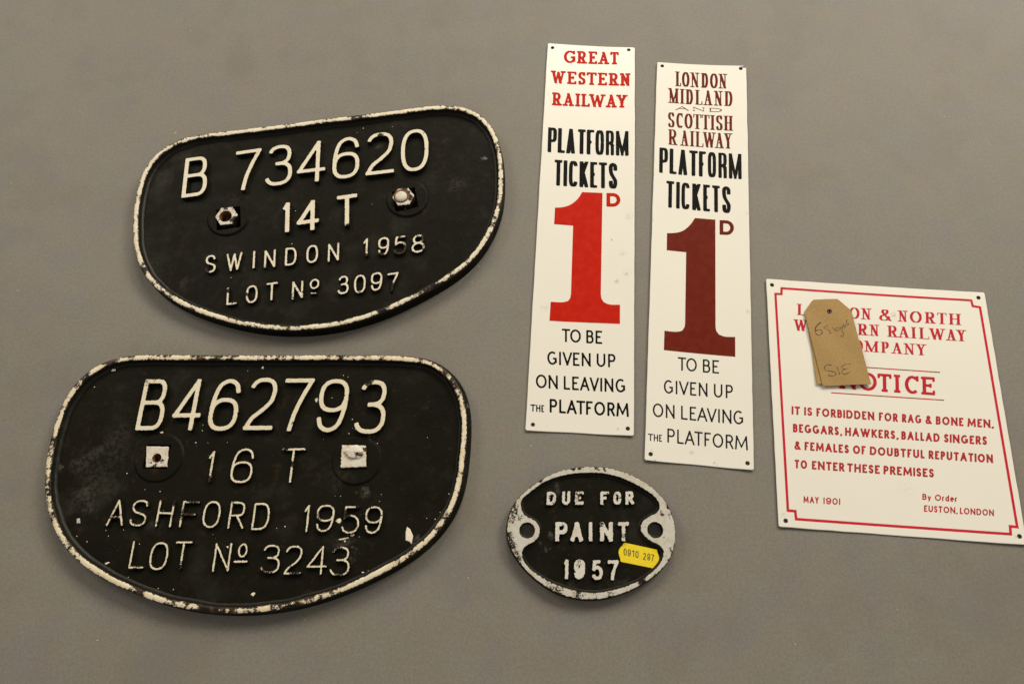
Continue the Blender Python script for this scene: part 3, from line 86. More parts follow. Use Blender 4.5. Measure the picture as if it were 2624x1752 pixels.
"tag":{"loc":[241.89,181.01],"ang":-0.0381,"outline":[[-12.86,22.22],[5.08,22.36],[6.39,21.31],[12.29,14.17],[13.86,12.46],[13.86,9.46],[14.24,-11.01],[14.82,-14.21],[15.38,-16.34],[15.09,-18.96],[16.49,-45.73],[-18.28,-45.73],[-20.35,-8.57],[-21.24,10.34],[-21.26,12.26],[-19.78,14.39],[-13.73,21.59]],"hole":[-2.75,12.05],"under":[[-10.13,20.86],[3.9,20.29],[6.38,6.99],[5.3,-23.91],[6.28,-43.55],[-17.97,-43.9],[-22.11,-44.1],[-20.78,-17.64],[-20.79,0.5],[-20.02,9.16]],"pen":[[[-10.47,3.54],[-13.61,1.35],[-15.67,-1.8],[-16.4,-4.46],[-15.45,-6.1],[-13.81,-6.59],[-11.57,-5.19],[-11.03,-3.6],[-12.05,-2.38],[-13.79,-2.42],[-15.66,-3.15]],[[-11.26,3.3],[-13.51,1.88],[-15.38,-0.2],[-16.35,-2.85]],[[-6.25,0.78],[-8.32,0.32],[-8.95,-0.89],[-7.29,-2.14],[-5.32,-3.56],[-4.74,-4.92],[-6.24,-5.83]],[[-2.75,-0.71],[-2.12,-2.35],[-1.53,-3.18],[-0.59,-2.14]],[[2.13,-0.91],[-0.24,-1.62],[-0.99,-2.93],[0.12,-3.62],[1.77,-2.77],[2.72,-1.2],[3.34,-3.64],[4.15,-6.61],[3.18,-8.28],[1.78,-7.85]],[[3.91,-0.17],[4.14,-2.06],[5.35,1.12],[6.02,-1.33],[7.13,1.86]],[[9.19,4.75],[7.89,3.18],[9.42,1.6],[8.1,0.47],[7.47,1.03]],[[-9.38,-30.41],[-12.44,-29.88],[-14.56,-31.61],[-13.69,-33.96],[-9.32,-35.26],[-7.23,-36.26],[-8.11,-37.87],[-10.64,-38.44],[-13.02,-37.68]],[[-5.63,-31.95],[-5.1,-34.81],[-4.77,-37.64]],[[4.62,-29.77],[0.63,-30.28],[-2.2,-31.83],[-1.21,-33.51],[1.16,-33.81]],[[-0.29,-33.76],[-2.16,-34.66],[-2.99,-36.43],[-1.04,-37.63],[2.62,-36.23]]]},
"ground_specks":[[-275.7,402.02,2],[-27.79,240.47,1.4],[-21.36,253.61,1],[-13.47,203.82,1],[-150.44,3.32,1.4],[48.92,479.09,1.6],[79.43,469.2,1.2],[7.96,108.35,1.5],[0.42,106.06,1],[-272.83,514.18,1.5],[-386.43,261.71,1.2],[-409.38,362.81,1.2],[-35.46,269.45,0.8],[167.64,-32.8,1],[-286.88,0.03,1.2],[217.47,276.8,1.2],[-40.71,22.22,1.2],[375.53,361.26,1.2],[237.85,-16.39,1]],"cam":{"f":1818,"pitch":0.36034,"roll":-0.07267}}''')

# ---------------------------------------------------------------- node helpers
class NT:
    def __init__(s, name, coord='Object'):
        s.m = bpy.data.materials.new(name); s.m.use_nodes = True; s.t = s.m.node_tree
        s.b = s.t.nodes['Principled BSDF']; s.tc = s.t.nodes.new('ShaderNodeTexCoord'); s.co = s.tc.outputs[coord]
    def link(s, a, b): s.t.links.new(a, b)
    def put(s, sock, v):
        if isinstance(v, bpy.types.NodeSocket): s.link(v, sock)
        elif isinstance(v, (tuple, list)) and len(v) == 3 and sock.type == 'RGBA': sock.default_value = (*v, 1)
        else: sock.default_value = v
    def noise(s, scale, detail=2, rough=.5, dist=0, off=None):
        n = s.t.nodes.new('ShaderNodeTexNoise'); n.inputs['Scale'].default_value = scale
        n.inputs['Detail'].default_value = detail; n.inputs['Roughness'].default_value = rough; n.inputs['Distortion'].default_value = dist
        c = s.co
        if off is not None:
            v = s.t.nodes.new('ShaderNodeVectorMath'); v.operation = 'ADD'; s.link(c, v.inputs[0]); v.inputs[1].default_value = (off, off*1.7, off*.3); c = v.outputs[0]
        s.link(c, n.inputs['Vector']); return n.outputs['Fac']
    def math(s, op, a, b=0, c=0, clamp=False):
        n = s.t.nodes.new('ShaderNodeMath'); n.operation = op; n.use_clamp = clamp
        s.put(n.inputs[0], a); s.put(n.inputs[1], b)
        if len(n.inputs) > 2: s.put(n.inputs[2], c)
        return n.outputs[0]
    def ramp(s, v, lo, hi, a=0, b=1):
        n = s.t.nodes.new('ShaderNodeMapRange'); n.interpolation_type = 'SMOOTHSTEP'
        s.put(n.inputs[0], v); n.inputs[1].default_value = lo; n.inputs[2].default_value = hi
        n.inputs[3].default_value = a; n.inputs[4].default_value = b; return n.outputs[0]
    def mix(s, f, a, b):
        n = s.t.nodes.new('ShaderNodeMix'); n.data_type = 'RGBA'
        s.put(n.inputs['Factor'], f); s.put(n.inputs[6], a); s.put(n.inputs[7], b); return n.outputs[2]
    def attr(s, name):
        n = s.t.nodes.new('ShaderNodeAttribute'); n.attribute_name = name; return n.outputs['Fac']
    def bump(s, h, strength=.3, dist=.0005):
        n = s.t.nodes.new('ShaderNodeBump'); n.inputs['Strength'].default_value = strength; n.inputs['Distance'].default_value = dist
        s.link(h, n.inputs['Height']); s.link(n.outputs[0], s.b.inputs['Normal'])
    def spots(s, lst, breakup, wob=.035):
        """stains of their own shape: sum of soft blobs at given places, broken up by noise"""
        q = s.t.nodes.new('ShaderNodeTexNoise'); q.inputs['Scale'].default_value = 75; q.inputs['Detail'].default_value = 3; s.link(s.co, q.inputs['Vector'])
        a1 = s.t.nodes.new('ShaderNodeVectorMath'); a1.operation = 'SUBTRACT'; s.link(q.outputs['Color'], a1.inputs[0]); a1.inputs[1].default_value = (.5, .5, .5)
        a2 = s.t.nodes.new('ShaderNodeVectorMath'); a2.operation = 'MULTIPLY_ADD'; s.link(a1.outputs[0], a2.inputs[0]); a2.inputs[1].default_value = (wob, wob, 0); s.link(s.co, a2.inputs[2])
        tot = None
        for x, y, r, a in lst:
            v = s.t.nodes.new('ShaderNodeVectorMath'); v.operation = 'DISTANCE'; s.link(a2.outputs[0], v.inputs[0]); v.inputs[1].default_value = (x*MM, y*MM, .0055 if wob > .01 else .0015)
            f = s.ramp(v.outputs['Value'], r*MM*.1, r*MM, a, 0)
            tot = f if tot is None else s.math('MAXIMUM', tot, f)
        return s.math('MULTIPLY', tot, breakup)
    def out(s, col=None, rough=None, metal=None, spec=None):
        if col is not None: s.put(s.b.inputs['Base Color'], col)
        if rough is not None: s.put(s.b.inputs['Roughness'], rough)
        if metal is not None: s.put(s.b.inputs['Metallic'], metal)
        if spec is not None: s.b.inputs['Specular IOR Level'].default_value = spec
        return s.m

def mat_table():
    n = NT('table_board')
    big = n.noise(7, 3, .6); mid = n.noise(38, 3, .6, off=3); red = n.noise(26, 2, .5, off=9); fine = n.noise(1300, 3, .85, off=1)
    c = n.mix(big, (.212, .196, .167), (.258, .238, .204))
    c = n.mix(n.ramp(mid, .38, .66, 0, .55), c, (.245, .205, .140))
    c = n.mix(n.ramp(red, .45, .66, 0, .50), c, (.200, .186, .205))
    c = n.mix(n.ramp(n.noise(45, 2, .5, off=17), .50, .72, 0, .35), c, (.195, .205, .150))
    c = n.mix(n.ramp(n.noise(60, 2, .5, off=27), .58, .76, 0, .35), c, (.290, .200, .165))
    c = n.mix(n.ramp(fine, .35, .65, 0, .50), c, (.14, .132, .118))
    c = n.mix(n.ramp(n.noise(900, 2, .8, off=5), .38, .62, 0, .40), c, (.29, .268, .235))
    c = n.mix(n.ramp(n.noise(420, 3, .8, off=7), .40, .62, 0, .34), c, (.155, .143, .125))
    c = n.mix(n.ramp(n.noise(14, 5, .7, off=31), .48, .66, 0, .22), c, (.150, .132, .105))
    c = n.mix(n.ramp(n.noise(520, 2, .6, off=41), .68, .74, 0, .35), c, (.40, .37, .31))
    v = n.t.nodes.new('ShaderNodeMapping'); v.inputs['Scale'].default_value = (3, 150, 1); v.inputs['Rotation'].default_value = (0, 0, 1.1)
    n.link(n.co, v.inputs[0]); q = n.t.nodes.new('ShaderNodeTexNoise'); q.inputs['Scale'].default_value = 3; q.inputs['Detail'].default_value = 4; n.link(v.outputs[0], q.inputs['Vector'])
    c = n.mix(n.ramp(q.outputs['Fac'], .70, .78, 0, .18), c, (.42, .38, .32))
    n.bump(fine, .25, .0002)
    return n.out(c, .62, spec=.35)

def black_iron(n, seed=0):
    """old black gloss paint on cast iron: base colour socket, height socket, roughness socket"""
    big = n.noise(35, 4, .65, off=seed); med = n.noise(160, 4, .65, off=seed+2); fine = n.noise(900, 3, .6, off=seed+4)
    c = n.mix(big, (.0045, .0043, .0024), (.0120, .0112, .0065))
    c = n.mix(n.ramp(med, .56, .74, 0, .5), c, (.024, .017, .009))
    c = n.mix(n.ramp(n.noise(90, 5, .7, off=seed+7), .56, .74, 0, .5), c, (.042, .022, .012))
    c = n.mix(n.ramp(n.noise(24, 4, .7, off=seed+9), .52, .70, 0, .30), c, (.040, .038, .030))
    h = n.math('ADD', n.math('MULTIPLY', med, .8), n.math('MULTIPLY', fine, .4))
    rg = n.ramp(n.noise(70, 3, .6, off=seed+11), .3, .7, .38, .62)
    return c, h, rg

def mat_field(name, smudges, seed):
    n = NT(name); c, h, rg = black_iron(n, seed)
    br = n.ramp(n.noise(330, 5, .75, off=seed+20), .36, .66)
    c = n.mix(n.spots([(x, y, r, a*(.45 if r > 8 else .8)) for x, y, r, a in smudges], br), c, (.30, .28, .24))
    dust = n.ramp(n.noise(1500, 1, .5, off=seed+31), .76, .80, 0, .55)
    c = n.mix(n.math('MULTIPLY', dust, n.ramp(n.noise(50, 2, .5, off=seed+33), .45, .7)), c, (.35, .33, .28))
    n.bump(h, .55, .0006)
    return n.out(c, rg, spec=.07)

def mat_chipped(name, seed, white=(.80, .735, .60), bias=0.0, grime=.35):
    """white paint on raised iron; the 'wear' attribute (0 sound - 1 bare) is broken up by noise into ragged chips"""
    n = NT(name); c, h, rg = black_iron(n, seed)
    wr = n.attr('wear')
    a = n.noise(430, 5, .8, off=seed+41); b = n.noise(1500, 3, .75, off=seed+43)
    v = n.math('ADD', n.math('MULTIPLY', a, .68), n.math('MULTIPLY', b, .32))
    m = n.ramp(n.math('ADD', v, n.math('MULTIPLY', wr, .62)), .735-bias, .765-bias)
    pin = n.math('MAXIMUM', n.ramp(n.noise(1600, 2, .6, off=seed+47), .685, .71), n.ramp(n.noise(800, 3, .6, off=seed+48), .70, .72))
    m = n.math('MAXIMUM', m, pin)
    inchip = n.math('SUBTRACT', 1, n.ramp(wr, .86, .98))
    rust = n.mix(n.math('MULTIPLY', inchip, n.ramp(n.noise(230, 4, .7, off=seed+51), .47, .62)), c, (.060, .028, .013))
    wc = n.mix(n.ramp(n.noise(120, 4, .65, off=seed+53), .45, .75, 0, grime), white, (white[0]*.82, white[1]*.68, white[2]*.45))
    wc = n.mix(n.ramp(n.noise(900, 4, .7, off=seed+57), .52, .72, 0, grime*.9), wc, (.36, .30, .21))
    col = n.mix(m, wc, rust)
    n.bump(n.math('SUBTRACT', n.math('MULTIPLY', h, .5), n.math('MULTIPLY', m, .35)), .5, .0004)
    return n.out(col, n.ramp(m, 0, 1, .5, .45), spec=.25)

def mat_enamel(name, smudges, seed):
    n = NT(name)
    c = n.mix(n.ramp(n.noise(30, 3, .6, off=seed), .4, .75, 0, .25), (.84, .81, .73), (.81, .768, .67))
    if smudges:
        br = n.ramp(n.noise(420, 4, .7, off=seed+3), .40, .60)
        c = n.mix(n.spots([(x, y, r, a) for x, y, r, a in smudges], br, .006), c, (.22, .18, .13))
    n.bump(n.noise(260, 2, .5, off=seed+6), .06, .0003)
    m = n.out(c, .30, spec=.4); n.b.inputs['Coat Weight'].default_value = .06; n.b.inputs['Coat Roughness'].default_value = .12
    return m
def mat_print(name, col, rough=.3, var=.12, spec=.05):
    n = NT(name)
    c = n.mix(n.ramp(n.noise(160, 3, .6), .35, .7, 0, 1), col, tuple(min(1, x*(1+var)+.004) for x in col))
    c = n.mix(n.ramp(n.noise(1500, 2, .6, off=4), .74, .78, 0, .5), c, (.6, .55, .45))
    n.bump(n.noise(260, 2, .5), .05, .0003)
    return n.out(c, .45, spec=spec)
def mat_simple(name, col, col2, scale, rough, metal=0, bump=.3, seed=0, spec=.5):
    n = NT(name); f = n.noise(scale, 4, .65, off=seed)
    n.bump(n.noise(scale*2.2, 3, .6, off=seed+2), bump, .0004)
    return n.out(n.mix(n.ramp(f, .35, .65), col, col2), rough, metal, spec)

M = dict(
    table=mat_table(),
    field14=mat_field('black_painted_iron_a', DATA['plate14']['smudge'], 0),
    field16=mat_field('black_painted_iron_b', DATA['plate16']['smudge'], 60),
    fieldov=mat_field('black_painted_iron_c', DATA['oval']['smudge'], 130),
    rim14=mat_chipped('chipped_white_rim_a', 5, (.82, .74, .58), .0, .45),
    rim16=mat_chipped('chipped_white_rim_b', 75, (.81, .72, .54), .01, .6),
    let14=mat_chipped('white_letter_paint_a', 15, (.80, .73, .58), -.03, .35),
    let16=mat_chipped('white_letter_paint_b', 95, (.78, .71, .54), -.02, .45),
    rimov=mat_chipped('chipped_white_rim_c', 145, (.60, .58, .52), .03, .75),
    letov=mat_chipped('white_letter_paint_c', 155, (.68, .655, .59), .01, .5),
    nutw=mat_chipped('white_painted_steel', 205, (.72, .68, .60), .01, .9),
    rust=mat_simple('rust', (.26, .11, .03), (.09, .036, .012), 700, .85, 0, .8),
    dark=mat_simple('dark_hole_iron', (.012, .010, .008), (.02, .017, .012), 300, .7),
    chip=mat_simple('paint_flake', (.88, .80, .64), (.80, .70, .54), 600, .7, 0, .3),
    chipgrey=mat_simple('grey_flake', (.50, .52, .46), (.42, .43, .38), 600, .6),
    enA=mat_enamel('cream_enamel_a', DATA['signA']['smudge'], 1), enB=mat_enamel('cream_enamel_b', DATA['signB']['smudge'], 21),
    enN=mat_enamel('cream_enamel_c', DATA['notice']['smudge'], 41),
    edge=mat_simple('sign_edge_metal', (.10, .10, .10), (.05, .045, .04), 400, .45, .4), holewall=mat_simple('hole_bare_metal', (.22, .21, .20), (.13, .12, .11), 500, .5, .3),
    red=mat_print('red_enamel_print', (.50, .014, .004)), maroon=mat_print('maroon_enamel_print', (.140, .015, .006)),
    black=mat_print('black_enamel_print', (.0035, .0032, .003), spec=.05), ink=mat_print('dark_ink_print', (.014, .011, .012), spec=.05),
    crimson=mat_print('crimson_print', (.50, .022, .034)), brick=mat_print('brick_red_print', (.42, .030, .036)),
    brickborder=mat_print('crimson_border_print', (.56, .022, .040)),
    kraft=mat_simple('kraft_card', (.42, .275, .112), (.35, .225, .088), 900, .85, 0, .25, 3, .25),
    pencil=mat_simple('pencil_line', (.022, .017, .012), (.07, .05, .026), 2500, .6, 0, .1),
    yellow=mat_simple('yellow_label_paper', (.88, .69, .012), (.82, .62, .010), 500, .5, 0, .1),
    stamp=mat_simple('stamp_ink', (.10, .08, .012), (.17, .13, .015), 1500, .6, 0, .05),
    lint=mat_simple('lint', (.6, .56, .48), (.5, .46, .4), 900, .8),
)

# ---------------------------------------------------------------- object helpers
def link(o, parent=None):
    COL.objects.link(o)
    if parent is not None: o.parent = parent
    return o
def thing(name, label, cat, d, z=0, group=None):
    o = bpy.data.objects.new(name, None); link(o); o.empty_display_size = .02
    o.location = (d['loc'][0]*MM, d['loc'][1]*MM, z); o.rotation_euler = (0, 0, d['ang'])
    o['label'] = label; o['category'] = cat
    if group: o['group'] = group
    return o
def part(name, V, F, mat, parent, wear=None, label=None, kind=None, smooth=False, mats=None, fm=None):
    """V in millimetres"""
    me = bpy.data.meshes.new(name); V = np.asarray(V, float)
    me.from_pydata((V*MM).tolist(), [], F)
    for mm in (mats or [mat]): me.materials.append(mm)
    if fm is not None: me.polygons.foreach_set('material_index', fm)
    if wear is not None:
        a = me.attributes.new('wear', 'FLOAT', 'POINT'); a.data.foreach_set('value', np.asarray(wear, np.float32))
    me.validate(); me.update()
    import bmesh
    bm = bmesh.new(); bm.from_mesh(me); bmesh.ops.recalc_face_normals(bm, faces=bm.faces); bm.to_mesh(me); bm.free()
    if smooth:
        me.polygons.foreach_set('use_smooth', [True]*len(me.polygons))
        try: me.set_sharp_from_angle(angle=math.radians(38))
        except Exception: pass
    o = bpy.data.objects.new(name, me); link(o, parent)
    if label: o['label'] = label
    if kind: o['kind'] = kind
    return o
def inside(P, loops):
    c = np.zeros(len(P), bool)
    for L in loops:
        a = L; b = np.roll(L, -1, 0)
        for (x0, y0), (x1, y1) in zip(a, b):
            k = (y0 > P[:, 1]) != (y1 > P[:, 1])
            if k.any():
                xi = x0+(P[:, 1]-y0)*(x1-x0)/((y1-y0) if y1 != y0 else 1e-12); c ^= k & (P[:, 0] < xi)
    return c
def fill(loops, step=0):
    """triangulate loops (even-odd); optional inner grid so the sheet can bend"""
    loops = [np.asarray(L, float) for L in loops]
    pts = []; ed = []
    for L in loops:
        n0 = len(pts); pts += [Vector(p) for p in L]; ed += [(n0+i, n0+(i+1) % len(L)) for i in range(len(L))]
    if step:
        A = np.vstack(loops); lo = A.min(0); hi = A.max(0)
        gx, gy = np.meshgrid(np.arange(lo[0]+step*.5, hi[0], step), np.arange(lo[1]+step*.5, hi[1], step)); G = np.column_stack([gx.ravel(), gy.ravel()])
        G = G[inside(G, loops)]; pts += [Vector(p) for p in G]
    v, e, f, *_ = delaunay_2d_cdt(pts, ed, [], 0, 1e-5)
    V = np.array([[p.x, p.y] for p in v]); F = np.array([t for t in f if len(t) == 3])
    ok = inside(V[F].mean(1), loops)
    return V, [tuple(int(i) for i in t) for t in F[ok]]
def area(L): x, y = L[:, 0], L[:, 1]; return .5*np.sum(x*np.roll(y, -1)-np.roll(x, -1)*y)
def ccw(L): L = np.asarray(L, float); return L if area(L) > 0 else L[::-1].copy()
def resample(L, n):
    q = np.vstack([L, L[:1]]); d = np.r_[0, np.cumsum(np.linalg.norm(np.diff(q, axis=0), axis=1))]
    t = np.linspace(0, d[-1], n+1)[:-1]; return np.column_stack([np.interp(t, d, q[:, 0]), np.interp(t, d, q[:, 1])])
def offset(L, d):
    """d > 0 shrinks a counter-clockwise loop"""
    t = np.roll(L, -1, 0)-np.roll(L, 1, 0); t /= np.linalg.norm(t, axis=1)[:, None]+1e-12
    return L+np.column_stack([-t[:, 1], t[:, 0]])*d
def rings(RL, close_first=None, close_last=None):
    """RL: list of (loop Nx2, z) with equal counts -> band of quads; optionally fan/fill the ends with a triangulation"""
    n = len(RL[0][0]); V = []; F = []
    for L, z in RL: V += [(x, y, (z if np.isscalar(z) else z[i])) for i, (x, y) in enumerate(L)]
    for k in range(len(RL)-1):
        for i in range(n):
            j = (i+1) % n; F.append((k*n+i, k*n+j, (k+1)*n+j, (k+1)*n+i))
    return V, F
def add(VF, VF2):
    n = len(VF[0]); return list(VF[0])+list(VF2[0]), list(VF[1])+[tuple(i+n for i in f) for f in VF2[1]]
def capped(loop, z):
    v, f = fill([loop]); return [(x, y, z) for x, y in v], f
def wear_at(V, spots, base=0.0, gain=1.0):
    V = np.asarray(V, float); w = np.full(len(V), base)
    for x, y, r, a in spots:
        d = np.hypot(V[:, 0]-x, V[:, 1]-y)/r; w = np.maximum(w, np.minimum(.80, base*.8+gain*a*.60*np.clip(1.30-d, 0, 1)))
    return w
def jitter(P, amp, scale, seed=0):
    """smooth pseudo-random wobble"""
    r = np.random.RandomState(seed); out = np.zeros(len(P))
    for _ in range(9):
        k = r.uniform(-1, 1, 2); k = k/np.linalg.norm(k)*r.uniform(.4, 1.8)*2*math.pi/scale
        out += np.sin(P@k+r.uniform(0, 6.28))
    return out/3*amp

# ---------------------------------------------------------------- lettering: strokes -> distance field -> outline
def arc(cx, cy, rx, ry, a0, a1, n=14, p=2.0):
    o = []
    for t in np.radians(np.linspace(a0, a1, n)):
        c, s = math.cos(t), math.sin(t)
        o.append((cx+rx*math.copysign(abs(c)**(2/p), c), cy+ry*math.copysign(abs(s)**(2/p), s)))
    return o
def bez(pts, n=6):
    """smooth curve through points"""
    P = [np.array(p, float) for p in pts]; o = []
    for i in range(len(P)-1):
        p0 = P[max(i-1, 0)]; p1 = P[i]; p2 = P[i+1]; p3 = P[min(i+2, len(P)-1)]
        for k in range(n):
            t = k/n; o.append(tuple(.5*((2*p1)+(-p0+p2)*t+(2*p0-5*p1+4*p2-p3)*t*t+(-p0+3*p1-3*p2+p3)*t**3)))
    o.append(tuple(P[-1])); return o
def glyph(ch, style):
    """centre-line strokes in the unit square: list of (points, weight)"""
    c = style == 'cond'; p = 3.4 if c else (2.5 if style.startswith('cast') else 2.0)
    A = lambda *a, **k: arc(*a, **{'p': p, **k})
    g = {
     'A': [[(0, 0), (.5, 1), (1, 0)], [(.17, .32), (.83, .32)]],
     'B': [[(0, 0), (0, 1)], [(0, 1), (.5, 1)]+A(.55, .77, .36, .23, 90, -90)+[(0, .54)], [(0, .54), (.5, .54)]+A(.6, .27, .4, .27, 90, -90)+[(0, 0)]],
     'C': [A(.52, .5, .52, .5, 48, 312, n=26)],
     'D': [[(0, 0), (0, 1), (.4, 1)]+A(.45, .5, .55, .5, 90, -90, n=20)+[(.4, 0), (0, 0)]],
     'E': [[(1, 1), (0, 1), (0, 0), (1, 0)], [(0, .52), (.85, .52)]],
     'F': [[(1, 1), (0, 1), (0, 0)], [(0, .50), (.85, .50)]],
     'G': [A(.52, .5, .52, .5, 50, 318, n=26)+[(.97, .16), (.97, .46), (.60, .46)]],
     'H': [[(0, 0), (0, 1)], [(1, 0), (1, 1)], [(0, .52), (1, .52)]],
     'I': [[(.5, 0), (.5, 1)]],
     'K': [[(0, 0), (0, 1)], [(.95, 1), (0, .40)], [(.30, .58), (1, 0)]],
     'L': [[(0, 1), (0, 0), (1, 0)]],
     'M': [[(0, 0), (0, 1), (.5, .12), (1, 1), (1, 0)]],
     'N': [[(0, 0), (0, 1), (1, 0), (1, 1)]],
     'O': [A(.5, .5, .5, .5, 0, 360, n=34)],
     'P': [[(0, 0), (0, 1), (.5, 1)]+A(.55, .73, .45, .27, 90, -90)+[(0, .46)]],
     'R': [[(0, 0), (0, 1), (.5, 1)]+A(.52, .74, .43, .26, 90, -90)+[(0, .48)], [(.48, .48), (1, 0)]],
     'S': [bez([(.93, .80), (.84, .94), (.5, 1.0), (.14, .93), (.04, .74), (.20, .57), (.52, .49), (.86, .40), (.98, .24), (.86, .06), (.5, 0.0), (.14, .06), (.02, .21)])],
     'T': [[(0, 1), (1, 1)], [(.5, 1), (.5, 0)]],
     'U': [[(0, 1), (0, .34)]+A(.5, .36, .5, .36, 180, 360, n=18)+[(1, .34), (1, 1)]],
     'V': [[(0, 1), (.5, 0), (1, 1)]],
     'W': [[(0, 1), (.27, 0), (.5, .96), (.73, 0), (1, 1)]],
     'Y': [[(0, 1), (.5, .45), (1, 1)], [(.5, .45), (.5, 0)]],
     '&': [bez([(1, 0), (.55, .42), (.22, .78), (.30, .97), (.50, 1), (.68, .92), (.66, .72), (.40, .54), (.08, .38), (0, .18), (.16, .02), (.42, 0), (.70, .10), (.90, .38)])],
     ',': [[(.7, .10), (.7, .02), (.1, -.20)]],
     'o': [arc(.5, .5, .5, .5, 0, 360, n=26)],
     '-': [[(0, .5), (1, .5)]],
     '0': [A(.5, .5, .5, .5, 0, 360, n=34)],
     '1': [[(0, .80), (1, 1), (1, 0)]],
     '2': [A(.48, .74, .47, .26, 165, 0, n=16)+bez([(.95, .74), (.86, .54), (.55, .36), (.20, .20), (0, 0)])[1:]+[(1, 0)]],
     '3': [A(.50, .77, .42, .23, 165, -90, n=18)+[(.34, .54)], [(.40, .54), (.5, .54)]+A(.50, .27, .50, .27, 90, -165, n=20)],
     '4': [[(.76, 0), (.76, 1), (0, .27), (1, .27)]],
     '5': [[(.90, 1), (.14, 1), (.08, .55)]+bez([(.08, .55), (.25, .63), (.5, .66), (.85, .57), (1, .33), (.86, .08), (.5, 0), (.14, .05), (0, .20)])],
     '6': [A(.5, .30, .5, .30, 0, 360, n=28), bez([(0, .30), (.03, .60), (.20, .90), (.55, 1.0), (.86, .92), (.97, .74)])],
     '7': [[(0, 1)]+[(1, 1)]+bez([(1, 1), (.68, .62), (.48, .30), (.38, 0)])[1:]],
     '8': [arc(.5, .77, .40, .23, 0, 360, n=26), arc(.5, .27, .5, .27, 0, 360, n=28)],
     '9': [A(.5, .70, .5, .30, 0, 360, n=28), bez([(1, .70), (.97, .40), (.80, .10), (.45, 0), (.14, .08), (.03, .26)])],
     'y': [[(0, .68), (.5, 0)], [(1, .68), (.30, -.32)]],
     'r': [[(0, 0), (0, .66)], bez([(0, .38), (.2, .60), (.6, .68), (1, .62)])],
     'd': [[(1, 0), (1, 1)], arc(.5, .33, .5, .34, 0, 360, n=24)],
     'e': [[(.02, .36), (1, .36)]+arc(.5, .33, .5, .34, 5, 315, n=22)],
    }
    if style in ('hum', 'gill'):
        g['M'] = [[(0, 0), (.08, 1)], ([(.08, 1), (.5, .16)], .8), ([(.5, .16), (.92, 1)], .8), [(.92, 1), (1, 0)]]
        g['1'] = [[(.5, 0), (.5, 1)]]
    if style == 'slab': g['W'] = [([(0, 1), (.27, 0)], 1), ([(.27, 0), (.5, .96)], .62), ([(.5, .96), (.73, 0)], 1), ([(.73, 0), (1, 1)], .7)]
    if style == 'slab': g['A'] = [([(0, 0), (.5, 1)], .7), ([(.5, 1), (1, 0)], 1), ([(.17, .30), (.83, .30)], 1)]
    if style == 'cond':
        g['S'] = [bez([(.98, .72), (.95, .92), (.5, 1.0), (.06, .92), (.03, .72), (.22, .56), (.55, .44), (.94, .30), (.98, .15), (.80, .02), (.5, 0.0), (.10, .05), (.02, .28)])]
        g['M'] = [[(0, 0), (0, 1)], [(1, 0), (1, 1)], ([(.04, 1), (.5, 0)], .75), ([(.5, 0), (.96, 1)], .75)]
        g['R'] = [[(0, 0), (0, 1), (.5, 1)]+A(.50, .75, .50, .25, 90, -90)+[(0, .50)], [(.45, .5), (.9, .42), (1, .30), (1, 0)]]
        g['N'] = [[(0, 0), (0, 1)], ([(0, 1), (1, 0)], .75), [(1, 0), (1, 1)]]
        g['C'] = [A(.52, .5, .5, .5, 30, 330, n=30)]
    if style in ('times', 'roman', 'fine'):
        g['M'] = [([(0, 0), (0, 1)], .45), ([(0, 1), (.5, .06)], 1), ([(.5, .06), (1, 1)], .45), ([(1, 1), (1, 0)], 1)]
        g['N'] = [([(0, 0), (0, 1)], .45), ([(0, 1), (1, 0)], 1), ([(1, 0), (1, 1)], .45)]
        g['A'] = [([(0, 0), (.5, 1)], .5), ([(.5, 1), (1, 0)], 1), ([(.2, .34), (.8, .34)], 1)]
        g['W'] = [([(0, 1), (.28, 0)], 1), ([(.28, 0), (.52, .98)], .5), ([(.52, .98), (.75, 0)], 1), ([(.75, 0), (1, 1)], .5)]
        g['Y'] = [([(0, 1), (.5, .45)], 1), ([(.5, .45), (1, 1)], .5), ([(.5, .45), (.5, 0)], 1)]
    return [(s, 1) if not isinstance(s, tuple) else s for s in g[ch]]
SERIF = {'A': 'h00 h10', 'B': 'l00 l01', 'C': 'u95,85', 'D': 'l00 l01', 'E': 'l00 l01 d11 U10 m', 'F': 'h00 l01 d11 m', 'G': 'u95,85 g', 'H': 'h00 h01 h10 h11', 'I': 'c0 c1',
 'K': 'h00 h01 h10 h11', 'L': 'h01 l00 U10', 'M': 'h00 l01 h10 r11', 'N': 'h00 l01 h11', 'O': '', 'P': 'h00 l01', 'R': 'h00 l01 h10', 'S': 's', 'T': 'd01 d11 c0', 'U': 'h01 h11', 'V': 'h01 h11',
 'W': 'h01 h11', 'Y': 'h01 h11 c0', '&': ''}
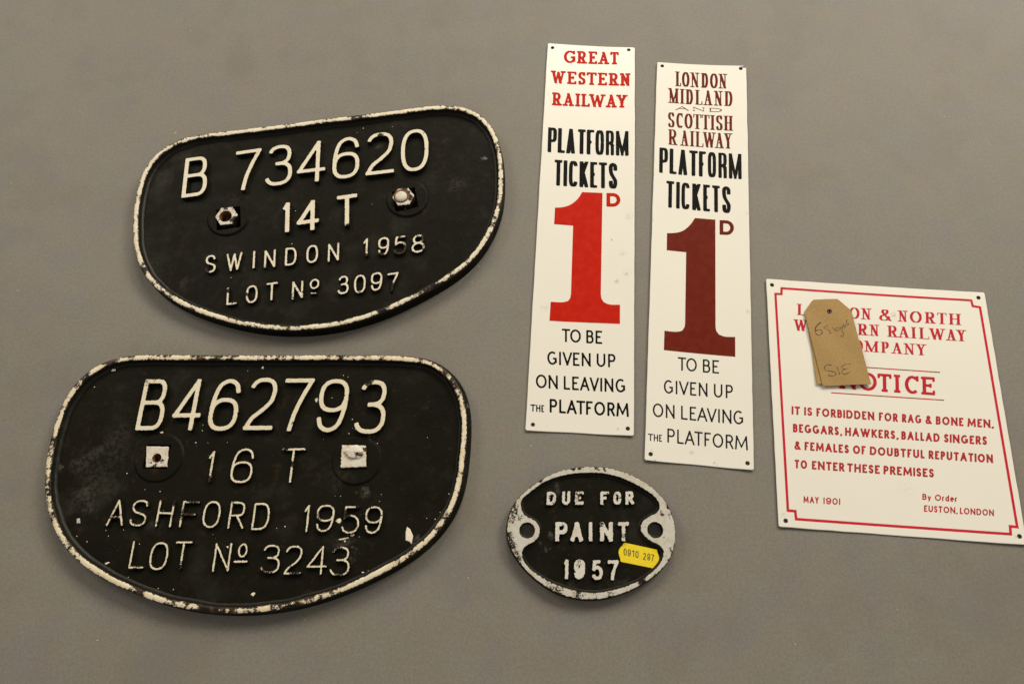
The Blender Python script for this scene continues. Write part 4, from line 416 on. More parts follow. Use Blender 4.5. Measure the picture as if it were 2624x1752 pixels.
def segs(ch, style, w, h, sw):
    """-> list of (p0, p1, half width, extend0, extend1) in mm"""
    if style in ('cast', 'castflat', 'castwide', 'hum', 'gill', 'sans', 'pen'): rx = ry = sw/2; srf = 0
    elif style == 'cond': sw = min(sw, w*{'M': .275, 'P': .41, 'R': .40, 'O': .40, 'C': .41}.get(ch, 9)); rx, ry, srf = sw/2, (sw*.41 if ch != 'M' else h*.06), 0
    elif style == 'slab': rx, ry, srf = sw/2, sw*.40, sw*.42
    elif style == 'times': rx, ry, srf = sw/2, sw*.19, sw*.46
    elif style == 'roman': rx, ry, srf = sw/2, sw*.13, sw*.55
    else: rx, ry, srf = sw*.6, sw*.35, sw*.8
    ix = rx+(srf if (ch in SERIF and SERIF[ch]) else 0)
    if ch in 'I1' and style in ('hum', 'gill', 'sans', 'cast', 'castwide', 'cond') and w < 2.2*sw and not (ch == '1' and style.startswith('cast')): ix = w/2
    if ch == 'O' or ch == '&': ix = rx
    if ch == ',': ix = 0
    if ch in 'GCS' and srf: ix = rx+srf*.3
    X = lambda u: ix+u*(w-2*ix)
    Y = lambda v: ry+v*(h-2*ry)
    out = []
    rnd = style in ('cast', 'pen')
    for s, wt in glyph(ch, style):
        P = np.array([(X(a), Y(b)) for a, b in s])
        for i in range(len(P)-1):
            a, b = P[i], P[i+1]; d = b-a; L = np.hypot(*d)
            if L < 1e-6: continue
            n = np.array([-d[1], d[0]])/L
            hw = math.hypot(rx*wt*n[0], ry*n[1])
            e0 = e1 = 0
            if not rnd:
                for q, k in ((i-1, 0), (i+1, 1)):
                    if 0 <= q < len(P)-1:
                        d2 = P[q+1]-P[q]; cs = abs(np.dot(d, d2))/(L*np.hypot(*d2)+1e-9); same = np.dot(d, d2) > 0
                        ext = hw*.35 if (same and cs > .8) else hw*(1.0 if cs < .5 else 1.6)
                        if k: e1 = ext
                        else: e0 = ext
                if wt != 1 or style in ('times', 'roman', 'fine'):
                    if abs(d[1]) > abs(d[0])*.5 and abs(d[0]) > .05*h: e0 = max(e0, hw); e1 = max(e1, hw)
                # open ends that lie on the cap or base line run on and are clipped there
                if abs(d[1]) > .2*L:
                    if i == 0 and (s[0][1] in (0, 1)): e0 = max(e0, rx*1.2)
                    if i == len(P)-2 and (s[-1][1] in (0, 1)): e1 = max(e1, rx*1.2)
                elif abs(d[0]) > .8*L:
                    if i == 0 and s[0][0] in (0, 1) and srf == 0: e0 = max(e0, rx)
                    if i == len(P)-2 and s[-1][0] in (0, 1) and srf == 0: e1 = max(e1, rx)
            out.append((a, b, hw, min(e0, hw*1.0) if style.startswith('cast') else e0, min(e1, hw*1.0) if style.startswith('cast') else e1, 2 if style in ('castflat', 'castwide') else rnd))
    if srf and ch in SERIF:
        th = max(ry, sw*.09) if style != 'slab' else ry*.95
        for t in SERIF[ch].split():
            k = t[0]
            if k in 'hlrc':
                u = .5 if k == 'c' else int(t[1]); v = int(t[-1]); cx = X(u); cy = th if v == 0 else h-th
                l = rx+srf; x0 = cx-(l if k != 'r' else rx*.5); x1 = cx+(l if k != 'l' else rx*.5)
                out.append((np.array([x0, cy]), np.array([x1, cy]), th, 0, 0, False))
                if style in ('times', 'roman'): out.append((np.array([cx-rx*1.25, cy]), np.array([cx+rx*1.25, cy]), th*1.5, 0, 0, False))
            elif k in 'dU':
                u = int(t[1]); vt = th*(.9 if style == 'slab' else 1.1); x = w-vt if u else vt; l = h*(.26 if style == 'slab' else .24)
                out.append((np.array([X(u), (h-ry if k == 'd' else ry)]), np.array([x, (h-ry if k == 'd' else ry)]), ry, 0, 0, False))
                y0, y1 = (h-l, h) if k == 'd' else (0, l)
                out.append((np.array([x, y0]), np.array([x, y1]), vt, 0, 0, False))
            elif k == 'm':
                x = X(.85); y = Y(.52 if ch == 'E' else .5); out.append((np.array([x, y-h*.12]), np.array([x, y+h*.12]), th*.8, 0, 0, False))
            elif k == 'u':
                x = X(.97); out.append((np.array([x, h*.70]), np.array([x, h]), th, 0, 0, False))
            elif k == 's':
                out.append((np.array([X(.97), h*.70]), np.array([X(.97), h]), th, 0, 0, False)); out.append((np.array([X(.03), 0]), np.array([X(.03), h*.30]), th, 0, 0, False))
    return out
def sdf(S_, P, w, h, clip, wob=None):
    D = np.full(len(P), 1e9)
    for a, b, hw, e0, e1, rnd in S_:
        d = b-a; L = np.hypot(*d); t = d/L; r = P-a; u = r@t; v = np.abs(r@np.array([-t[1], t[0]]))
        if rnd is True or rnd == 1:
            uu = u-np.clip(u, 0, L); q = np.hypot(uu, v)-hw
        else:
            k = hw*(.45 if rnd == 2 else 0)
            du = np.maximum(-e0-u, u-L-e1)+k; dv = v-hw+k
            q = np.where((du > 0) & (dv > 0), np.hypot(du, dv), np.maximum(du, dv))-k
        D = np.minimum(D, q)
    if clip: D = np.maximum(D, np.maximum(-P[:, 1], P[:, 1]-h))
    if wob is not None: D = D+wob(P)
    return D
def contours(F, x0, y0, st):
    ny, nx = F.shape; nb = {}
    def ept(k):
        i, j, d = k
        a = F[j, i]; b = F[j, i+1] if d == 0 else F[j+1, i]; t = a/(a-b)
        return (x0+(i+(t if d == 0 else 0))*st, y0+(j+(t if d == 1 else 0))*st)
    I = F < 0
    mix = (I[:-1, :-1].astype(int)+I[1:, :-1]+I[:-1, 1:]+I[1:, 1:])
    for j, i in zip(*np.where((mix > 0) & (mix < 4))):
        a, b, c, d = I[j, i], I[j, i+1], I[j+1, i+1], I[j+1, i]
        e = []
        if a != b: e.append((i, j, 0))
        if b != c: e.append((i+1, j, 1))
        if c != d: e.append((i, j+1, 0))
        if d != a: e.append((i, j, 1))
        if len(e) == 4:
            ctr = (F[j, i]+F[j, i+1]+F[j+1, i+1]+F[j+1, i]) < 0
            prs = [(e[0], e[1]), (e[2], e[3])] if (a == ctr) else [(e[3], e[0]), (e[1], e[2])]
        else: prs = [(e[0], e[1])]
        for p, q in prs: nb.setdefault(p, []).append(q); nb.setdefault(q, []).append(p)
    loops = []
    while nb:
        s = next(iter(nb)); L = [s]; cur = s; prev = None
        while True:
            n = nb[cur]; nxt = n[0] if n[0] != prev or len(n) == 1 else n[1]
            if len(n) == 2 and n[0] == n[1]: nxt = n[0]
            if nxt == s or nxt in (prev,) and len(L) > 2: break
            if nxt not in nb or len(L) > 20000: break
            prev, cur = cur, nxt; L.append(cur)
        for k in L: nb.pop(k, None)
        if len(L) > 3: loops.append(np.array([ept(k) for k in L]))
    return loops
def thin(L, tol):
    """drop points that lie on the line of their neighbours"""
    L = list(map(tuple, L)); n = len(L)
    if n < 8: return np.array(L)
    keep = [L[0]]; anchor = 0; i = 1
    while i < n:
        j = i+1
        if j >= n: keep.append(L[i]); break
        a = np.array(L[anchor]); b = np.array(L[j]); d = b-a; l = np.hypot(*d)+1e-12
        Q = np.array(L[anchor+1:j])-a; dev = np.abs(Q[:, 0]*d[1]-Q[:, 1]*d[0]).max()/l
        if dev > tol or j-anchor > 14: keep.append(L[i]); anchor = i
        i += 1
    return np.array(keep) if len(keep) > 3 else np.array(L)
def outline(ch, style, w, h, sw, wob=None, res=30):
    sg = segs(ch, style, w, h, sw); clip = style not in ('cast', 'castwide', 'pen') and ch not in ',y'
    st = min(h/res, sw/4.2) if h > sw*1.5 else min(sw, w)/6
    m = st*3; ylo = -m-(h*.4 if ch in ',y' else 0)
    nx = int((w+2*m)/st)+2; ny = int((h+m-ylo)/st)+2
    gx, gy = np.meshgrid(-m+np.arange(nx)*st, ylo+np.arange(ny)*st)
    F = sdf(sg, np.column_stack([gx.ravel(), gy.ravel()]), w, h, clip, wob).reshape(ny, nx)
    F[np.abs(F) < 1e-7] = 1e-7
    return [thin(L, st*.06) for L in contours(F, -m, ylo, st)]
def place(L, it, w, h):
    """letter frame -> object frame: baseline vector and up vector as measured"""
    bl = np.array(it[1:3]); d = np.array(it[3:5]); u = np.array(it[5:7])
    return bl+np.outer(L[:, 0]/w, d)+np.outer(L[:, 1]/h, u)
def dims(it):
    d = np.array(it[3:5]); u = np.array(it[5:7]); w = np.hypot(*d); return w, abs(d[0]*u[1]-d[1]*u[0])/w
def orient(loops):
    """outer loops counter-clockwise, holes clockwise, judged by nesting"""
    out = []
    for i, L in enumerate(loops):
        n = sum(inside(L[:1], [K])[0] for j, K in enumerate(loops) if j != i)
        out.append(L if (area(L) > 0) == (n % 2 == 0) else L[::-1].copy())
    return out
def cast_letter(it, style, sw, parent, mat, z0, z1, wear, spots, seed, rough=.10):
    w, h = dims(it); ch = it[0]
    wob = lambda P: jitter(P, rough, 2.2, seed)+jitter(P, rough*.5, .9, seed+7)
    LL = orient([place(L, it, w, h) for L in outline(ch, style, w, h, sw, wob, 34)])
    V = []; F = []; W = []
    top = []
    for L in LL:
        d = .18
        R_ = [(offset(L, -.50), z0-.3, 1.0), (offset(L, -.16), z1-.45, 1.0), (offset(L, -.03), z1-.14, .45), (offset(L, d), z1, wear)]
        n0 = len(V); v, f = rings([(a, b) for a, b, _ in R_]); V += v; F += [tuple(i+n0 for i in q) for q in f]
        for _, _, ww in R_: W += [ww]*len(L)
        top.append(R_[-1][0])
    n0 = len(V); v, f = fill(top, 1.6); V += [(x, y, z1) for x, y in v]; F += [tuple(i+n0 for i in q) for q in f]; W += [wear]*len(v)
    if sw < 3: wear += .12*(((seed*7919) % 13)/13-.4)
    W = np.maximum(np.array(W), wear_at(V, spots, wear))
    # weld cap and wall so the shading is continuous at the edge is not needed: the arris is crisp
    part('raised_digit' if ch in '0123456789' else ('raised_dash' if ch == '-' else 'raised_letter'), V, F, mat, parent, wear=W, smooth=True)

# ---------------------------------------------------------------- table top
tb = part('table_top', [(-1600, -1300, -30), (1800, -1300, -30), (1800, 2300, -30), (-1600, 2300, -30), (-1600, -1300, 0), (1800, -1300, 0), (1800, 2300, 0), (-1600, 2300, 0)],
          [(0, 3, 2, 1), (4, 5, 6, 7), (0, 1, 5, 4), (1, 2, 6, 5), (2, 3, 7, 6), (3, 0, 4, 7)], M['table'], None)
tb['kind'] = 'structure'
# crumbs and lint lying on the table
V = []; F = []; rs = random.Random(4)
sp_ = [tuple(p) for p in DATA['ground_specks']]+[(rs.uniform(-430, 450), rs.uniform(-40, 520), rs.uniform(.25, .6)) for _ in range(26)]
for x, y, r in sp_:
    n0 = len(V); k = 6; rr = r*.42
    for i in range(k):
        a = i/k*6.283+x; q = rr*rs.uniform(.6, 1.2); V.append((x+q*math.cos(a)*1.3, y+q*math.sin(a)*.8, .05))
    V.append((x, y, .05+rr*.5)); F += [(n0+i, n0+(i+1) % k, n0+k) for i in range(k)]
part('lint_specks', V, F, M['lint'], None, kind='stuff')['label'] = 'tiny pale specks of lint and crumbs scattered on the grey table top'

# ---------------------------------------------------------------- cast iron wagon plates
ZFIELD, ZRIM, ZLET = 5.6, 10.0, 9.2
def square(c, half, rot):
    cr, sr = math.cos(rot), math.sin(rot)
    return resample(np.array([(x*cr-y*sr, x*sr+y*cr) for x, y in ((-half, -half), (half, -half), (half, half), (-half, half))])+np.array(c), 40)
def wagon_plate(key, label, skirt, shift, hc, half, rots, matf, matr, matl, base_wear, let_wear, seed, gain=1.0):
    d = DATA[key]; t = thing('wagon_plate', label, 'cast plate', d, group='cast iron railway plates')
    O = ccw(d['outline']); O = resample(O, 900)
    rag = jitter(O, .10, 3.0, seed)[:, None]+jitter(O, .08, 1.2, seed+1)[:, None]
    nrm = offset(O, 1)-O; Oj = O+nrm*rag
    sh = np.array(shift)
    # body: drafted side wall and recessed field
    body = rings([(offset(O, -skirt)+sh, 0), (offset(O, -skirt)+sh, .8), (offset(O, -skirt*.8)+sh*.9, 3.5), (offset(O, -.5), ZRIM-2.0), (offset(O, 1.2), ZRIM-1.6), (offset(O, 2.6), ZFIELD)])
    inn = resample(offset(O, 2.6), 300); 
    sqs = [square(hc[i], half[i], rots[i]) for i in (0, 1)]
    v, f = fill([offset(O, 2.6)[::3]]+sqs); body = add(body, ([(x, y, ZFIELD) for x, y in v], f))
    for q in sqs: body = add(body, rings([(q, ZFIELD+.05), (q, .9)])); body = add(body, capped(q, .9))
    body = add(body, capped((offset(O, -skirt)+sh)[::6], 0.0))
    part('plate', *body, matf, t, smooth=True)
    # raised white rim
    wid = 3.65+jitter(O, .22, 22, seed+3)+jitter(O, .07, 1.3, seed+5)
    I1 = O+nrm*wid[:, None]
    zj = jitter(O, .05, 14, seed+8)
    R_ = [(offset(O, -.62), ZRIM-2.3, 1.0), (offset(O, -.40), ZRIM-.9, .95), (O+nrm*(-.10+rag*.7), ZRIM-.28+zj, .45), (O+nrm*(.40+rag), ZRIM+zj, .29), (O+nrm*2.1, ZRIM+.06+zj, 0), (I1+nrm*(-.5)+nrm*rag, ZRIM+zj, .27),
          (I1+nrm*.05, ZRIM-.35+zj, .5), (I1+nrm*.35, ZRIM-1.2, 1.0), (I1+nrm*.85, ZFIELD+1.1, 1.1), (I1+nrm*1.6, ZFIELD+.35, 1.2), (I1+nrm*3.2, ZFIELD-.25, 1.3)]
    V, F = rings([(a, b) for a, b, _ in R_]); W = np.repeat([q for _, _, q in R_], len(O))
    V_ = np.array(V); W = np.maximum(W, W*.45+wear_at(V, d['wear'], base_wear, gain)+.10*np.clip(jitter(V_[:, :2], 1.0, 26, seed+60), -1, 1)+.06*jitter(V_[:, :2], 1.0, 7, seed+61))
    part('rim', V, F, matr, t, wear=W, smooth=True)
    k = 0
    for r_i, row in enumerate(d['rows']):
        lw = let_wear[min(r_i, len(let_wear)-1)]
        for it in row['items']:
            k += 1; big = row['w'] > 3; cast_letter(it, 'castflat' if big else 'cast', row['w']*(.76 if big else .70), t, matl, ZFIELD, ZLET if row['w'] > 3 else ZLET-.9, lw, d['wear'], seed+10+k)
    V = []; F = []; rs = random.Random(seed)
    for x, y in d['specks']:
        n0 = len(V); r = rs.uniform(.22, .5)
        for i in range(6): a = i*1.047; V.append((x+r*rs.uniform(.6, 1.2)*math.cos(a), y+r*rs.uniform(.6, 1.2)*math.sin(a), ZFIELD+.02))
        V.append((x, y, ZFIELD+.25)); F += [(n0+i, n0+(i+1) % 6, n0+6) for i in range(6)]
    part('paint_specks', V, F, M['chip'], t, kind='stuff')
    return t, d
def boss(t, c, r, half, rot, mat, zt=1.5, hc=None):
    """raised round pad with a square bolt hole"""
    n = 72; a = np.arange(n)/n*2*math.pi; C = np.array(c)
    ring = lambda q: C+np.column_stack([np.cos(a), np.sin(a)])*q
    prof = rings([(ring(r+.9), ZFIELD-.1), (ring(r+.1), ZFIELD+.5), (ring(r-.35), ZFIELD+zt-.2), (ring(r-.9), ZFIELD+zt)])
    sq = square(hc, half, rot)
    v, f = fill([ring(r-.9), sq]); prof = add(prof, ([(x, y, ZFIELD+zt) for x, y in v], f))
    prof = add(prof, rings([(sq, ZFIELD+zt), (sq, ZFIELD+.05)]))
    part('bolt_pad', *prof, mat, t, smooth=True)
def ngon(c, r, n, rot): return np.array(c)+np.array([(r*math.cos(rot+i*2*math.pi/n), r*math.sin(rot+i*2*math.pi/n)) for i in range(n)])
def dense(L, k): return resample(L, len(L)*k)
def nut(t, name, c, loop, z0, z1, holec, holer, mat, wear=.25, hole=True, spots=()):
    L = dense(ccw(loop), 12); L = L+(offset(L, 1)-L)*jitter(L, .12 if hole else .22, 3, int(abs(L[0][0])*7) % 97)[:, None]; H = ngon(holec, holer, 48, 0)
    R_ = [(L, z0, .8), (L, z1-.7, .6), (offset(L, .25), z1-.15, .3), (offset(L, .7), z1, wear)]
    V, F = rings([(a, b) for a, b, _ in R_]); W = list(np.repeat([q for _, _, q in R_], len(L)))
    v, f = fill([R_[-1][0], H] if hole else [R_[-1][0]], 2.0); n0 = len(V); V += [(x, y, z1) for x, y in v]; F += [tuple(i+n0 for i in q) for q in f]; W += list(np.full(len(v), wear))
    W = np.maximum(np.array(W), wear_at(V, spots, wear))
    o = part(name, V, F, mat, t, wear=W, smooth=True)
    if hole:
        rr = rings([(H, z1-.02)]+[(ngon(holec, holer-(.35 if i % 2 else 0), 48, 0), z1-.5-i*.45) for i in range(int((z1-z0)/.45)-1)])
        rr = add(rr, capped(ngon(holec, holer, 48, 0), z0+.4)); q = part('threaded_hole', *rr, M['rust'], o)
    return o

# --- 14 ton plate
n14 = DATA['plate14']['nut']; hc14 = [(n14[0][0]+.8, n14[0][1]-1.0), (n14[1][0]+.9, n14[1][1]-.6)]
q16 = [np.mean(q, 0) for q in DATA['plate16']['nut']]; hc16 = [(q16[0][0]-.5, q16[0][1]+.2), (q16[1][0], q16[1][1]-.5)]
t, d = wagon_plate('plate14', 'black D-shaped cast plate reading B 734620 14 T SWINDON 1958, with hexagon nut and bolt', 1.2, (.3, -.6), hc14, (9.7, 9.4), (.04, .10), M['field14'], M['rim14'], M['let14'], .23, [.10, .12, .27, .30], 3, .72)
bc = d['boss']; nc = d['nut']; nr = d['nutr']
for i in (0, 1): boss(t, bc[i], d['bossr'], (9.7, 9.4)[i], (.04, .10)[i], M['field14'], hc=hc14[i])
R0 = math.hypot(nc[0][0]-nr[0][0], nc[0][1]-nr[0][1]); rot0 = math.atan2(nr[0][1]-nc[0][1], nr[0][0]-nc[0][0])
nut(t, 'hex_nut', nc[0], ngon(nc[0], R0, 6, rot0), .9, 9.4, nc[2], 5.1, M['nutw'], .30, spots=[(nc[0][0]+6, nc[0][1]-4, 3, .8), (nc[0][0]-1, nc[0][1]+7, 2, .6)])
rot1 = math.atan2(nr[1][1]-nc[1][1], nr[1][0]-nc[1][0])
hb = nut(t, 'hex_bolt', nc[1], ngon(nc[1], R0*.98, 6, rot1), .9, 10.6, nc[3], 4.5, M['nutw'], .22, hole=False, spots=[(nc[1][0]+1, nc[1][1]+6, 3.2, 1.0), (nc[1][0]+5, nc[1][1]-1.5, 3, .8), (nc[1][0]+4, nc[1][1]+3, 2.5, .8)])
R_ = [(ngon(nc[3], 5.0, 40, 0), 10.3), (ngon(nc[3], 4.7, 40, 0), 11.4), (ngon(nc[3], 4.2, 40, 0), 12.0), (ngon(nc[3], 2.6, 40, 0), 12.5), (ngon(nc[3], .6, 40, 0), 12.6)]
vf = add(rings(R_), capped(R_[-1][0], 12.6)); w_ = np.zeros(len(vf[0])); w_[:40] = .9
part('stud_end', *vf, M['nutw'], hb, wear=w_, smooth=True)
rg = [(ngon((nc[3][0]+.2, nc[3][1]+.6), 6.3, 40, 0), 10.62), (ngon((nc[3][0]+.1, nc[3][1]+.3), 5.0, 40, 0), 10.66)]
part('rust_ring', *rings(rg), M['rust'], hb)

# --- 16 ton plate
t, d = wagon_plate('plate16', 'black D-shaped cast plate reading B462793 16 T ASHFORD 1959, flaking rim', 2.3, (.5, .5), hc16, (8.6, 6.0), (-.02, -.02), M['field16'], M['rim16'], M['let16'], .15, [.12, .25, .22, .30, .30, .30, .30], 40, .75)
for i in (0, 1): boss(t, d['boss'][i], d['bossr'] if 'bossr' in d else 17.2, (8.6, 6.0)[i], -.02, M['field16'], 1.1, hc16[i])
sq0 = np.array(d['nut'][0]); sq1 = np.array(d['nut'][1])
nut(t, 'square_nut', None, sq0, .9, 7.6, d['hole'], 3.3, M['nutw'], .15, spots=[(d['hole'][0]-4, d['hole'][1]-2.5, 2.5, .6), (d['hole'][0]+4, d['hole'][1]-2, 2.5, .6), (d['hole'][0], d['hole'][1]-5, 2.2, .7)])
sb = nut(t, 'square_bolt', None, sq1, .9, 8.4, d['bolt'][0], 4, M['nutw'], .0, hole=False, spots=[(d['bolt'][1][0], d['bolt'][1][1], 2.6, 1.0), (d['bolt'][1][0]+3, d['bolt'][1][1]+3, 2.5, .9), (d['bolt'][0][0]-4, d['bolt'][0][1]+2, 2, .6)])
bx, by = d['bolt'][0]; RR = []
for k, (q, z) in enumerate(((6.4, 8.2), (5.8, 9.0), (4.6, 9.9), (3.0, 10.3), (.8, 10.4))):
    L = ngon((bx-.3+k*.15, by-.2), q, 36, 0); L = L+(offset(L, 1)-L)*(jitter(L+k, .8, 3.5, 5))[:, None]; RR.append((L*[1, .8]+[0, by*.2], z))
vf = add(rings(RR), capped(RR[-1][0], 10.4)); part('battered_stud', *vf, M['nutw'], sb, wear=wear_at(vf[0], [(bx+3, by-2, 3, .7)], .12), smooth=True)
q = np.array(d['bolt'][1]); L = np.array([(-2.4, 1.6), (-.6, .4), (1.4, .2), (2.4, -.2), (1.8, -1.2), (.2, -1.5), (-1.8, -1.2), (-2.6, 0)])+q
vf = add(rings([(ccw(L), 9.1), (offset(ccw(L), .3), 9.9), (offset(ccw(L), .8), 10.3)]), capped(offset(ccw(L), .8), 10.3)); part('rust_scab', *vf, M['rust'], sb)
for i, c in enumerate(d['chips']):
    L = ccw(c); ctr = L.mean(0)
    V, F = rings([(L, ZFIELD-.1), (L, ZFIELD+.25), (ctr+(L-ctr)*.8, ZFIELD+.42)]); n_ = len(L); V = V+[(*ctr, ZFIELD+.46)]; F = F+[(2*n_+k, 2*n_+(k+1) % n_, 3*n_) for k in range(n_)]; vf = (V, F)
    part('paint_flake', *vf, M['chipgrey'] if i == 6 else M['chip'], t)

# ---------------------------------------------------------------- oval plate
d = DATA['oval']
t = thing('oval_plate', 'small oval cast plate reading DUE FOR PAINT 1957 with two fixing holes', 'cast plate', d, group='cast iron railway plates')
O = resample(ccw(d['outline']), 420); I = resample(ccw(d['inner']), 420); rh = d['holer']*.95
Hs = [ngon(c, rh, 64, 0) for c in d['holes']]
for k, H in enumerate(Hs): Hs[k] = H+(offset(H, 1)-H)*jitter(H, .07, 5, 70+k)[:, None]
nO = offset(O, 1)-O; Oj = O+nO*(jitter(O, .13, 3, 81)+jitter(O, .07, 1.2, 82))[:, None]
nI = offset(I, 1)-I; Ij = I+nI*(jitter(I, .12, 3, 83)+jitter(I, .07, 1.2, 84))[:, None]
zf, zr = 4.3, 7.0
body = rings([(offset(O, -1.0), 0), (offset(O, -1.0), .5), (offset(O, -.5), zr-1.6), (offset(O, .8), zr-1.2)])
holes_b = [ngon(c, rh+.05, 44, 0) for c in d['holes']]
v, f = fill([offset(O, .8)]+holes_b); f_in = f
body = add(body, ([(x, y, (zf if inside(np.array([[x, y]]), [offset(I, -.8)])[0] else zr-1.2)) for x, y in v], f)) if False else body
v, f = fill([I+nI*(-.6)]+[]); body = add(body, ([(x, y, zf) for x, y in v], f))
v, f = fill([offset(O, -1.0)]+holes_b); body = add(body, ([(x, y, .02) for x, y in v], f))
part('plate', *body, M['fieldov'], t, smooth=True)
V = []; F = []; W = []
def addr(R_):
    global V, F, W
    n0 = len(V); v, f = rings([(a, b) for a, b, _ in R_]); V += v; F += [tuple(i+n0 for i in q) for q in f]
    for a, _, q in R_: W += [q]*len(a)
addr([(offset(O, -.55), zr-1.9, 1.0), (offset(O, -.35), zr-.8, .85), (Oj+nO*-.1, zr-.25, .4), (Oj+nO*.25, zr, .14)])
addr([(Ij+nI*-.3, zr, .14), (Ij+nI*.05, zr-.3, .45), (I+nI*.35, zf+1.3, 1.0), (I+nI*.9, zf+.4, 1.2), (I+nI*2.2, zf-.3, 1.3)])
for H in Hs:
    Hc = ccw(H); addr([(offset(Hc, -.3), zr, .16), (offset(Hc, 0), zr-.35, .6), (offset(Hc, .12), zr-1.5, 1.1), (offset(Hc, .1), 0, 1.3)])
v, f = fill([Oj+nO*.25, Ij+nI*-.3]+[offset(ccw(H), -.3) for H in Hs], 2.2)
n0 = len(V); V += [(x, y, zr) for x, y in v]; F += [tuple(i+n0 for i in q) for q in f]; W += [.0]*len(v)
W = np.maximum(np.array(W), np.array(W)*.5+wear_at(V, d['wear'], .17))
part('rim', V, F, M['rimov'], t, wear=W, smooth=True)
k = 0
for row in d['rows']:
    for it in row['items']:
        k += 1; cast_letter(it, 'castwide', row['w']*{'D': 1.1, 'E': 1.05, '9': 1.5, 'N': 1.15, 'A': 1.15, 'P': 1.15}.get(it[0], 1.0), t, M['letov'], zf, 6.6, .14, d['wear'], 300+k, .14)

# price sticker on the oval plate
d = DATA['sticker']
t = thing('price_sticker', 'yellow wavy-edged sticker stamped 0910 297 stuck on the oval plate', 'sticker', d, z=zf*MM)
def flat_rows(d, t, z, names, styles=None, bend=None, base=0.0):
    for row in d['rows']:
        V = []; F = []
        st_ = row.get('font', 'sans')
        for it in row['items']:
            w, h = dims(it)
            if len(it[0]) > 1 or it[0] == '&' and st_ == 'gill': letters = word(it, st_, row['w'])
            else: letters = [it]
            for l in letters:
                w, h = dims(l); LL = [place(L, l, w, h) for L in outline(l[0], st_, w, h, row['w'], None, 26)]
                if not LL: continue
                v, f = fill(LL, 6.0 if h > 30 else 0); n0 = len(V)
                V += [(x, y, z+(bend(x, y) if bend else 0)) for x, y in v]; F += [tuple(i+n0 for i in q) for q in f]
        part(names, V, F, M[row.get('col', 'stamp')], t)
ADV = dict(A=.82, B=.60, C=.86, D=.80, E=.54, F=.52, G=.86, H=.74, I=.16, K=.68, L=.48, M=.98, N=.80, O=.92, P=.56, R=.62, S=.54, T=.64, U=.72, V=.74, W=1.2, Y=.68, y=.52, r=.32, d=.56, e=.55)
ADV.update({'&': .72, ',': .2, '0': .54, '9': .54, '1': .16})
def word(it, style, sw):
    """split a measured word into letters by their natural widths"""
    w, h = dims(it); s = it[0]; gap = .17*h
    nat = [ADV[c]*h for c in s]; k = (w-gap*(len(s)-1))/sum(nat)
    bl = np.array(it[1:3]); d = np.array(it[3:5])/w; x = 0; out = []
    for c, n in zip(s, nat):
        ww = n*k; p = bl+d*x; out.append([c, *p, *(d*ww), *it[5:7]]); x += ww+gap
    return out
L = resample(ccw(d['outline']), 90)
vf = rings([(L, .02), (L, .17)]); vf = add(vf, capped(L, .17)); part('label_paper', *vf, M['yellow'], t)
for row in d['rows']: row['font'] = 'hum'; row['col'] = 'stamp'
def stamp():
    V = []; F = []
    for row in d['rows']:
        for it in row['items']:
            w, h = dims(it); st_ = 'cast' if it[0] != '1' else 'cast'
            LL = [place(L, it, w, h) for L in outline(it[0], st_, w, h, row['w']*1.35, None, 26)]
            v, f = fill(LL); n0 = len(V); V += [(x, y, .21) for x, y in v]; F += [tuple(i+n0 for i in q) for q in f]
    part('stamped_digits', V, F, M['stamp'], t)
stamp()

# ---------------------------------------------------------------- enamelled signs
def rounded(C, r):
    out = []
    n = len(C)
    for i in range(n):
        p = C[i]; a = C[i-1]-p; b = C[(i+1) % n]-p; a /= np.hypot(*a); b /= np.hypot(*b)
        p0 = p+a*r; p1 = p+b*r
        for t in np.linspace(0, 1, 6): out.append((1-t)**2*p0+2*t*(1-t)*p+t*t*p1)
    return np.array(out)
def hermite(L, step=2.0):
    L = np.asarray(L, float); n = len(L); out = []
    def tang(i, seg):
        a = L[i]-L[i-1]; b = L[(i+1) % n]-L[i]; cs = np.dot(a, b)/(np.hypot(*a)*np.hypot(*b))
        if cs < .62: return seg
        t = a/np.hypot(*a)+b/np.hypot(*b); return t/np.hypot(*t)*np.hypot(*seg)
    for i in range(n):
        p, q = L[i], L[(i+1) % n]; sg = q-p; m0 = tang(i, sg); m1 = tang((i+1) % n, sg); l = np.hypot(*sg)
        if l > 40: m0 = m1 = sg
        k = max(1, int(l/step))
        for t in np.arange(k)/k: out.append((2*t**3-3*t*t+1)*p+(t**3-2*t*t+t)*m0+(-2*t**3+3*t*t)*q+(t**3-t*t)*m1)
    return np.array(out)
def edges(L, step):
    out = []
    for a, b in zip(L, np.roll(L, -1, 0)):
        n = max(1, int(np.hypot(*(b-a))/step)); out += [a+(b-a)*k/n for k in range(n)]
    return np.array(out)
